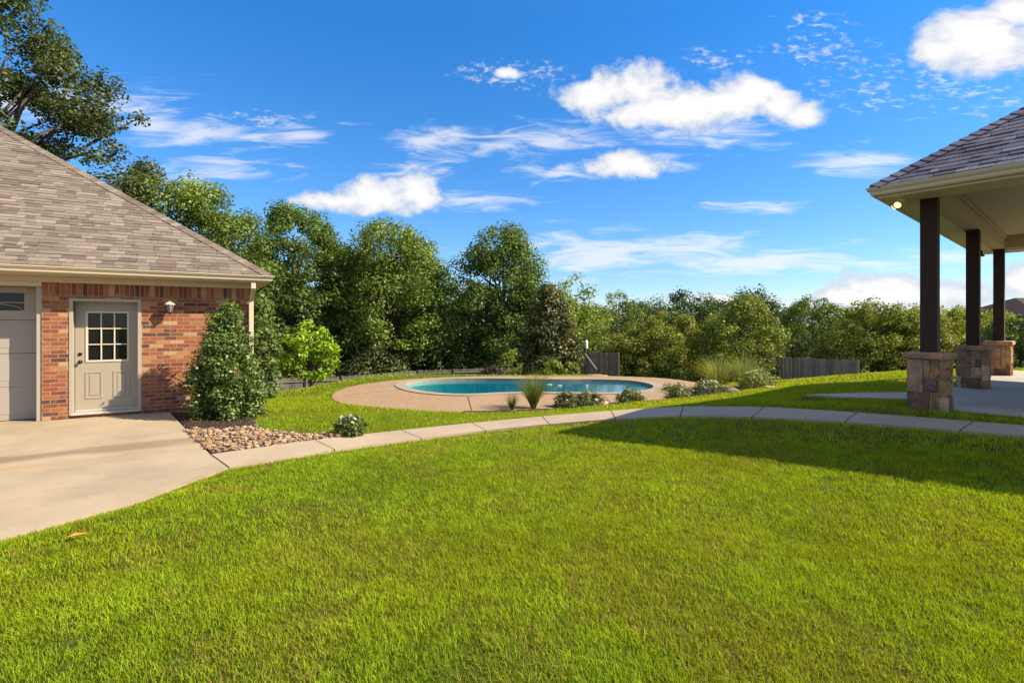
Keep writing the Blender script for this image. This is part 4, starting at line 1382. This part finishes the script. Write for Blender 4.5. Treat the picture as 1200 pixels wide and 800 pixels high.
# fountain grasses
def fountain(name, label, x, y, h, r, n, col, seed, group=None):
    z = gz(x, y)
    t = thing(name, label, 'ornamental grass', (x, y, z), 0, group)
    rs = np.random.default_rng(seed)
    seg = 6
    a = rs.random(n) * 2 * math.pi; sp = rs.random(n) ** .6; hh = h * rs.uniform(.6, 1.05, n); w = rs.uniform(.003, .006, n) * (1.5 if h > 1.16 else 1)
    V = np.zeros((n, (seg + 1) * 2, 3)); C_ = np.zeros((n, (seg + 1) * 2, 3))
    cc = jit(col, n, .35)
    for k in range(seg + 1):
        q = k / seg
        rad = .08 * r + sp * r * (q ** 1.7)
        zz = hh * (q - sp * .38 * q ** 3)
        cx = np.cos(a) * rad; cyy = np.sin(a) * rad
        wd = w * (1 - q * .9)
        px_, py_ = -np.sin(a + .6), np.cos(a + .6)
        V[:, 2 * k] = np.stack([cx + px_ * wd, cyy + py_ * wd, zz], 1)
        V[:, 2 * k + 1] = np.stack([cx - px_ * wd, cyy - py_ * wd, zz], 1)
        C_[:, 2 * k] = C_[:, 2 * k + 1] = cc
    base = (np.arange(n) * (seg + 1) * 2)[:, None, None]
    f = np.array([[2 * k, 2 * k + 1, 2 * k + 3, 2 * k + 2] for k in range(seg)])[None]
    np_mesh('blades', V.reshape(-1, 3), np.full(n * seg, 4), (base + f).reshape(-1, 4), M['grass'], t, C_.reshape(-1, 3))
    return t
def gp(px, py, z): return P(px, py, z)[:2]
x, y = gp(625, 478, ZD); fountain('fountain_grass', 'tall fountain grass standing in front of the pool', x, y, 1.15, .70, 620, (.15, .19, .04), 1, 'fountain grasses')
x, y = gp(600, 480, ZD); fountain('fountain_grass', 'small sparse fountain grass left of the tall one in front of the pool', x, y, .6, .34, 130, (.09, .115, .035), 2, 'fountain grasses')
x, y = gp(842, 458, ZD); fountain('fountain_grass', 'arching pale fountain grass in front of the big olive bush, nearer the pool', x, y, 1.3, 1.15, 800, (.24, .26, .09), 3, 'fountain grasses')
x, y = gp(872, 456, ZD); fountain('fountain_grass', 'arching pale fountain grass in front of the big olive bush, nearer the plank fence', x, y, 1.2, .95, 700, (.25, .27, .09), 4, 'fountain grasses')

# rose bushes and other low shrubs
blossom_me = None
def low_shrub(name, label, px, py, z, h, r, col, nfl=0, flcol=(.85, .8, .72), seed=0, leaf=.05, group=None, cat='rose bush', x=None, y=None, nc=46):
    global blossom_me
    if x is None: x, y = gp(px, py, z)
    t = tree(name, label, cat, x, y, h, r, col, 'bushy', .06, nc, r * .34, 60, leaf, .6, tr=.018, seed=seed, nb=18, group=group, hollow=.3)
    rs = random.Random(seed)
    for k in range(nfl):
        if blossom_me is None:
            mb = MB()
            for ring_, (rr_, tz, nn) in enumerate(((.032, .010, 5), (.024, .02, 5), (.013, .026, 4))):
                for q in range(nn):
                    a = 2 * math.pi * q / nn + ring_ * .5
                    c, s = math.cos(a), math.sin(a); c2, s2 = math.cos(a + .75), math.sin(a + .75); c1, s1 = math.cos(a - .75), math.sin(a - .75)
                    mb.add([(0, 0, 0), (rr_ * .8 * c1, rr_ * .8 * s1, tz * .8), (rr_ * 1.25 * c, rr_ * 1.25 * s, tz), (rr_ * .8 * c2, rr_ * .8 * s2, tz * .8)], [(0, 1, 2, 3)], (.80, .75, .62))
            o = mb.build('blossom', M['petal'], t); blossom_me = o.data
        else:
            o = bpy.data.objects.new('blossom', blossom_me); COL.objects.link(o); o.parent = t
        a = rs.uniform(0, 6.28); q = rs.uniform(0, .95)
        o.location = (r * q * math.cos(a), r * q * math.sin(a), h * (.97 - .45 * q * q) + rs.uniform(-.02, .04))
        o.rotation_euler = (rs.uniform(-.9, .9), rs.uniform(-.9, .9), 0); s = rs.uniform(.6, 1.1); o.scale = (s, s, s)
    return t
G_R = 'low shrubs in the garden beds'
low_shrub('rose_bush', 'small white flowering rose bush beside the walkway, next to the river stones', 411, 509, -.05, .34, .24, (.11, .15, .035), 8, seed=1, group=G_R)
low_shrub('rose_bush', 'low rose bush just right of the tall fountain grass', 664, 477, ZD, .36, .34, (.13, .15, .05), 6, seed=2, group=G_R)
low_shrub('rose_bush', 'low rose bush before the pool with bare twigs, second right of the tall grass', 690, 476, ZD, .36, .36, (.14, .15, .055), 6, seed=3, group=G_R)
low_shrub('rose_bush', 'rounded rose bush in front of the deep end of the pool', 738, 474, ZD, .40, .36, (.12, .15, .045), 9, seed=4, group=G_R)
low_shrub('rose_bush', 'rounded rose bush at the right edge of the deck, nearest the walkway shadow', 795, 471, ZD, .46, .42, (.12, .15, .045), 9, seed=5, group=G_R)
low_shrub('rose_bush', 'spreading bush with many white flowers below the fountain grasses', 832, 464.5, ZD, .42, .5, (.16, .19, .06), 28, seed=6, group=G_R)
low_shrub('rose_bush', 'bush with yellow white flowers at the end of the bed beside the plank fence', 886, 461, ZD - .05, .52, .62, (.20, .23, .05), 30, seed=7, group=G_R)
x, y = at(649, 21.3); low_shrub('garden_shrub', 'low yellow green shrub behind the pool at the foot of the magnolia', 0, 0, 0, .65, .5, C_YEL, 0, seed=8, leaf=.09, cat='shrub', x=x, y=y)
x, y = at(667, 21.6); low_shrub('garden_shrub', 'low yellow green shrub behind the pool beside the brown fence', 0, 0, 0, .6, .42, (.14, .17, .025), 0, seed=9, leaf=.09, cat='shrub', x=x, y=y)
x, y = at(578, 21.5); low_shrub('garden_shrub', 'low dark purple shrub on the far pool edge before the grey fence', 0, 0, 0, .42, .6, (.05, .035, .035), 0, seed=10, leaf=.08, cat='shrub', x=x, y=y)

# ------------------------------------------------------------------ fences
def fence(name, label, pts, h, m, bay=2.4, bw=.14, ztop=None, brace=False, backrails=False):
    root = thing(name, label, 'fence', (pts[0][0], pts[0][1], 0))
    o = Vector((pts[0][0], pts[0][1], 0))
    for a, b in zip(pts[:-1], pts[1:]):
        A = Vector((a[0], a[1], 0)); B = Vector((b[0], b[1], 0)); L = (B - A).length; d = (B - A) / L; nn = Vector((-d.y, d.x, 0))
        if nn.y > 0: nn = -nn
        nb_ = max(1, round(L / bay)); bl = L / nb_
        for k in range(nb_):
            s0 = k * bl
            tops = []
            pn = MB()
            s = s0 + .02
            while s < s0 + bl - .02:
                q = s / L
                p = A + d * s
                zt = a[2] + (b[2] - a[2]) * q + random.uniform(-.02, .02)
                w = bw - .012; th = .018
                g = random.uniform(.7, 1.25); c = (g, g * random.uniform(.93, 1.02), g * random.uniform(.86, 1.0))
                lat = nn * random.uniform(0, .006)
                e0 = p - o + lat; e1 = p + d * w - o + lat; t_ = nn * th
                zb = zt - h
                q_ = .03
                prof = [(0, zb), (w, zb), (w, zt - q_), (w - q_, zt), (q_, zt), (0, zt - q_)]
                vs = [e0 + d * u + Vector((0, 0, z)) for u, z in prof] + [e0 + d * u + t_ + Vector((0, 0, z)) for u, z in prof]
                pn.add(vs, [tuple(range(6)), tuple(range(11, 5, -1))] + [(i, (i + 1) % 6, 6 + (i + 1) % 6, 6 + i) for i in range(6)], c)
                s += bw
            panel = pn.build('panel', m, root)
            rl = MB()
            side = 1 if backrails else -1
            for fz in (.2, .55, .88):
                for (sA, sB) in ((s0, s0 + bl),):
                    zA = a[2] + (b[2] - a[2]) * sA / L - h * (1 - fz); zB = a[2] + (b[2] - a[2]) * sB / L - h * (1 - fz)
                    off = nn * (.045 if backrails else -.025)
                    rl.tube([A + d * sA - o + off + Vector((0, 0, zA)), A + d * sB - o + off + Vector((0, 0, zB))], .035, 4)
            rl.build('rail', m, panel)
        for k in range(nb_ + 1):
            s = min(k * bl, L); p = A + d * s - o; zt = a[2] + (b[2] - a[2]) * s / L
            po = MB(); off = nn * (.07 if backrails else -.09)
            x, y = (p + off)[:2]
            po.box(x - .05, x + .05, y - .05, y + .05, zt - h - .4, zt + .03)
            po.build('post', m, root, .006)
    return root, o
def F3(px, Y_, py): return (*at(px, Y_), zy(py, Y_))
fence('plank_fence', 'long grey plank fence below the lawn, running from the garage to behind the pool', [F3(240, 24.2, 446.5), F3(312, 26.7, 444), F3(400, 29, 440.8), F3(490, 32, 433.8), F3(610, 34, 430), F3(672, 35, 428)], 1.85, M['fence'], backrails=True)
fr_, o_ = fence('brown_fence', 'dark brown fence corner with a slanting brace behind the right pool end', [F3(681, 29.8, 411.5), F3(724, 28.4, 413.5)], 1.75, M['fence_brown'], bay=2.2)
mb = MB()
a = Vector(F3(685, 28.2, 414)); b_ = Vector(F3(699, 28.2, 433)); mb.tube([a - o_, b_ - o_], .05, 4); mb.build('brace', M['fence_brown'], fr_)
fence('plank_fence', 'brown grey plank fence of wide pickets at the edge of the sunny right lawn', [F3(900, 27.0, 417.5), F3(946, 25.6, 419.0), F3(1005, 24.2, 422.5)], 1.95, M['fence_brown'], bw=.19)

# white feeder on a dark pole
x, y = at(687, 27.0)
fd = thing('bird_feeder', 'slim white tube feeder on a dark pole behind the pool', 'bird feeder', (x, y, gz(x, y)))
zt = zy(408, y) - gz(x, y)
mb = MB(); mb.tube([(-.1, 0, -.2), (-.1, 0, zt + .1)], .025, 8); mb.tube([(-.1, 0, zt + .08), (0, 0, zt + .06)], .015, 6); mb.build('pole', M['dark_metal'], fd)
mb = MB(); mb.lathe([(.02, zt - .02), (.085, zt), (.09, zt + .34), (.06, zt + .40), (.01, zt + .44)]); mb.build('tube', M['white_paint'], fd)

# ------------------------------------------------------------------ the neighbour's house
x, y = at(1222, 62)
nh = thing('neighbour_house', 'far house with a dark brown hip roof behind the patio bushes', 'house', (x, y, gz(x, y)), R(12))
zr = zy(349, y) - gz(x, y); ze = zy(371, y) - gz(x, y)
mb = MB(); mb.box(-7, 12, -4, 5, -.5, ze - .02); mb.build('wall', M['brick'], nh)
mb = MB()
mb.add([(-7.6, -4.6, ze), (12.6, -4.6, ze), (12.6, 5.6, ze), (-7.6, 5.6, ze), (-3.6, .5, zr), (9, .5, zr)], [(0, 1, 5, 4), (1, 2, 5), (2, 3, 4, 5), (3, 0, 4), (3, 2, 1, 0)], (.055, .035, .035))
mb.build('roof', M['shingle_grey'], nh)
for k in range(3):
    wm_ = MB(); wm_.box(-4 + 5 * k, -2.6 + 5 * k, -4.05, -4.003, 1.0, 2.4); wm_.build('window', M['glass'], nh)

# ------------------------------------------------------------------ river stones
stone_protos = []
PALS = [(.31, .205, .115), (.36, .26, .16), (.24, .19, .14), (.42, .33, .225), (.16, .135, .12), (.27, .165, .095), (.38, .29, .20)]
def pebble_mesh(k):
    bm = bmesh.new(); bmesh.ops.create_icosphere(bm, subdivisions=2, radius=1)
    rs = random.Random(k)
    ax = [rs.uniform(.8, 1.2), rs.uniform(.55, .9), rs.uniform(.4, .65)]
    ph = [rs.uniform(0, 6) for _ in range(6)]
    for v in bm.verts:
        p = v.co.copy()
        d = 1 + .12 * math.sin(3 * p.x + ph[0]) + .1 * math.sin(4 * p.y + ph[1]) + .08 * math.sin(5 * p.z + ph[2])
        v.co = Vector((p.x * ax[0] * d, p.y * ax[1] * d, p.z * ax[2] * d))
    me = bpy.data.meshes.new('river_stone'); bm.to_mesh(me); bm.free()
    a = me.color_attributes.new('Col', 'FLOAT_COLOR', 'POINT')
    c = np.ones((len(me.vertices), 4), dtype=np.float32); c[:, :3] = PALS[k % len(PALS)]
    a.data.foreach_set('color', c.ravel())
    me.polygons.foreach_set('use_smooth', [True] * len(me.polygons))
    me.materials.append(M['stone'])
    return me
pms = [pebble_mesh(k) for k in range(14)]
rock_poly = [P(214, 503, 0)[:2], P(226, 513, 0)[:2], P(248, 530, 0)[:2], P(300, 524, 0)[:2], P(360, 516.5, -.02)[:2], P(425, 509.6, -.05)[:2], P(400, 508.5, -.04)[:2], P(345, 508.5, -.02)[:2], P(310, 504.5, 0)[:2], P(300, 500, 0)[:2], P(255, 505, 0)[:2]]
placed = []
tries = 0
bx = [p[0] for p in rock_poly]; by = [p[1] for p in rock_poly]
while len(placed) < 298 and tries < 20000:
    tries += 1
    x = random.uniform(min(bx), max(bx)); y = random.uniform(min(by), max(by))
    if not inside(rock_poly, np.array([x]), np.array([y]))[0]: continue
    s = random.choice((.02, .026, .032, .04, .05))
    if any((x - a) ** 2 + (y - b) ** 2 < ((s + c) * .72) ** 2 for a, b, c in placed): continue
    placed.append((x, y, s))
# finer gravel between the stones
gm = MB(); ico = bmesh.new(); bmesh.ops.create_icosphere(ico, subdivisions=1, radius=1); ico.verts.ensure_lookup_table()
iv = [v.co.copy() for v in ico.verts]; if_ = [tuple(v.index for v in f.verts) for f in ico.faces]; ico.free()
cand = [(random.uniform(min(bx), max(bx)), random.uniform(min(by), max(by))) for _ in range(5200)]
ca_ = np.array(cand); okk = inside(rock_poly, ca_[:, 0], ca_[:, 1]); ca_ = ca_[okk]; cz_ = ground(ca_[:, 0], ca_[:, 1])
for (x, y), z in zip(ca_, cz_):
    r_ = random.uniform(.008, .02); sx, sy = random.uniform(.7, 1.2), random.uniform(.7, 1.2)
    gm.add([(x + v.x * r_ * sx, y + v.y * r_ * sy, z + .036 + v.z * r_ * .6) for v in iv], if_, pick(PALS))
tag(gm.build('gravel', M['stone']), 'fine tan gravel filling the stone bed by the garage', 'gravel', kind='stuff')
zz = ground(np.array([p[0] for p in placed]), np.array([p[1] for p in placed]))
for (x, y, s), z in zip(placed, zz):
    o = bpy.data.objects.new('river_stone', random.choice(pms)); COL.objects.link(o)
    o.location = (x, y, z + .045 + s * .25); o.scale = (s, s, s)
    o.rotation_euler = (random.uniform(-.4, .4), random.uniform(-.4, .4), random.uniform(0, 6.28))
    tag(o, 'rounded tan river stone in the bed between the holly bush and the walkway', 'stone', 'river stones in the bed by the garage')
def boulder(px, py, z, s, label, c=2, flat=.6):
    o = bpy.data.objects.new('boulder', pms[c]); COL.objects.link(o)
    x, y = gp(px, py, z); o.location = (x, y, gz(x, y) + .03); o.scale = (s, s, s * flat); o.rotation_euler = (0, 0, random.uniform(0, 3))
    tag(o, label, 'rock')
boulder(705, 473.5, ZD, .22, 'flat pale rock in the mulch beside the bare twigged rose bush', 10)
boulder(858, 464.5, ZD, .30, 'low dark rock between the two flowering bushes below the grasses', 4)
boulder(697, 439.4, ZD, .34, 'long pinkish flat rock on the far pool edge', 5, .3)
boulder(709, 439.6, ZD, .14, 'small pinkish rock beside the long one on the far pool edge', 6, .6)
boulder(902, 462, ZD, .22, 'flat pale stone where the flower bed meets the sunny lawn', 3, .3)
def floater(px, py, s, label):
    x, y = gp(px, py, ZD - .07)
    o = bpy.data.objects.new('pool_float', pms[3]); COL.objects.link(o); o.location = (x, y, ZD - .06); o.scale = (s, s * .5, s * .35)
    me = o.data.copy(); me.materials.clear(); me.materials.append(M['white_paint']); o.data = me
    tag(o, label, 'pool float')
floater(644, 450.8, .11, 'small white float on the pool water, nearer the tall grass')
floater(656, 452.0, .085, 'smaller white float on the pool water, farther from the tall grass')

# one dry leaf on the near lawn
x, y = gp(90, 631, .05)
lf = MB(); lf.add([(-.06, 0, 0), (-.01, -.03, .012), (.07, 0, .004), (-.01, .03, .016), (0, 0, -.004)], [(0, 1, 4), (1, 2, 4), (2, 3, 4), (3, 0, 4)], (.5, .27, .05))
o = lf.build('fallen_leaf', M['petal']); o.location = (x, y, gz(x, y) + .05); o.rotation_euler = (0, 0, .6); tag(o, 'dry yellow leaf lying on the near lawn beside the driveway edge', 'leaf')

# ------------------------------------------------------------------ grass
def grass(name, bands, half=62):
    Vv = []; Cc = []; nF = []; Lp = []; off = 0
    excl = [drive_poly, walk_poly, deck_poly, patio_poly, path_poly, garage_poly, bed_poly, mulch_poly]
    for (r0, r1, dens, hgt, wid, segs) in bands:
        area_ = R(2 * half) / 2 * (r1 * r1 - r0 * r0)
        n = int(area_ * dens)
        r = np.sqrt(rng.uniform(r0 * r0, r1 * r1, n)); a = rng.uniform(-R(half), R(half), n)
        x = r * np.sin(a); y = r * np.cos(a)
        ok = np.ones(n, bool)
        jx = x + rng.normal(0, .022, n); jy = y + rng.normal(0, .022, n)
        for p in excl: ok &= ~inside(p, jx, jy)
        if r1 > 12: ok &= (y < 24)
        x = x[ok]; y = y[ok]
        den = vnoise(x, y, 5.0) * .6 + vnoise(x + 40, y + 9, 14) * .4
        ok = rng.random(len(x)) < np.clip(.12 + den * 1.7, 0, 1)
        x = x[ok]; y = y[ok]; n = len(x)
        z = ground(x, y)
        clump = vnoise(x + 7, y + 3, 3.0); fine = vnoise(x, y + 50, 11.0); broad = vnoise(x + 90, y + 20, .6)
        h = hgt * rng.uniform(.55, 1.25, n) * (.75 + .5 * fine)
        w = wid * rng.uniform(.7, 1.3, n)
        az = rng.uniform(0, 2 * math.pi, n) + clump * 6.0
        lean = rng.uniform(.25, 1.15, n) * h
        dx_, dy_ = np.cos(az), np.sin(az)
        fx, fy = -dy_, dx_
        tw = rng.uniform(-.9, .9, n); wx = fx * np.cos(tw) + dx_ * np.sin(tw); wy = fy * np.cos(tw) + dy_ * np.sin(tw)
        # colour: green, yellow green, some straw
        base = np.array([.195, .280, .010])[None] * (1 - broad[:, None] * .0)
        c = base * (rng.uniform(.65, 1.35, n) * (.62 + .5 * fine + .35 * vnoise(x + 31, y + 17, 1.6)))[:, None] * 1.08
        yel = np.clip(-.05 + broad * .75 + (clump - .5) * .5 + np.clip(x * .085, -.15, .42), 0, 1)
        c = c * (1 - yel[:, None] * .5) + np.array([.43, .41, .008])[None] * (yel * .5 * rng.uniform(.7, 1.3, n))[:, None]
        straw = rng.random(n) < (.05 + .22 * (vnoise(x + 13, y + 77, 2.0) > .62))
        c[straw] = np.array([.34, .25, .06])[None] * rng.uniform(.5, 1.2, (int(straw.sum()), 1))
        p0 = np.stack([x, y, z], 1)
        W3 = np.stack([wx, wy, np.zeros(n)], 1) * w[:, None] * .5
        D3 = np.stack([dx_, dy_, np.zeros(n)], 1)
        U = np.array([0, 0, 1.0])[None]
        if segs == 2:
            v = np.empty((n, 5, 3))
            m1 = p0 + D3 * (lean * .3)[:, None] + U * (h * .6)[:, None]
            v[:, 0] = p0 - W3; v[:, 1] = p0 + W3; v[:, 2] = m1 + W3 * .8; v[:, 3] = m1 - W3 * .8; v[:, 4] = p0 + D3 * lean[:, None] + U * (h * .98)[:, None]
            b = off + np.arange(n) * 5
            Lp.append(np.stack([b, b + 1, b + 2, b + 3, b + 3, b + 2, b + 4], 1).ravel()); nF.append(np.tile([4, 3], n)); kk = 5
        else:
            v = np.empty((n, 3, 3))
            v[:, 0] = p0 - W3; v[:, 1] = p0 + W3; v[:, 2] = p0 + D3 * lean[:, None] + U * h[:, None]
            b = off + np.arange(n) * 3
            Lp.append(np.stack([b, b + 1, b + 2], 1).ravel()); nF.append(np.full(n, 3)); kk = 3
        off += n * kk
        cv = np.repeat(c[:, None, :], kk, 1)
        Vv.append(v.reshape(-1, 3)); Cc.append(cv.reshape(-1, 3))
    o = np_mesh(name, np.concatenate(Vv), np.concatenate(nF), np.concatenate(Lp), M['grass'], None, np.concatenate(Cc))
    return tag(o, 'short green lawn grass', 'grass', kind='stuff')
grass('lawn_grass', [(.6, 4.2, 18000, .030, .0034, 2), (4.2, 7, 9500, .032, .0046, 2), (7, 11, 3600, .038, .008, 1), (11, 16, 1400, .05, .014, 1), (16, 26, 500, .055, .024, 1)])
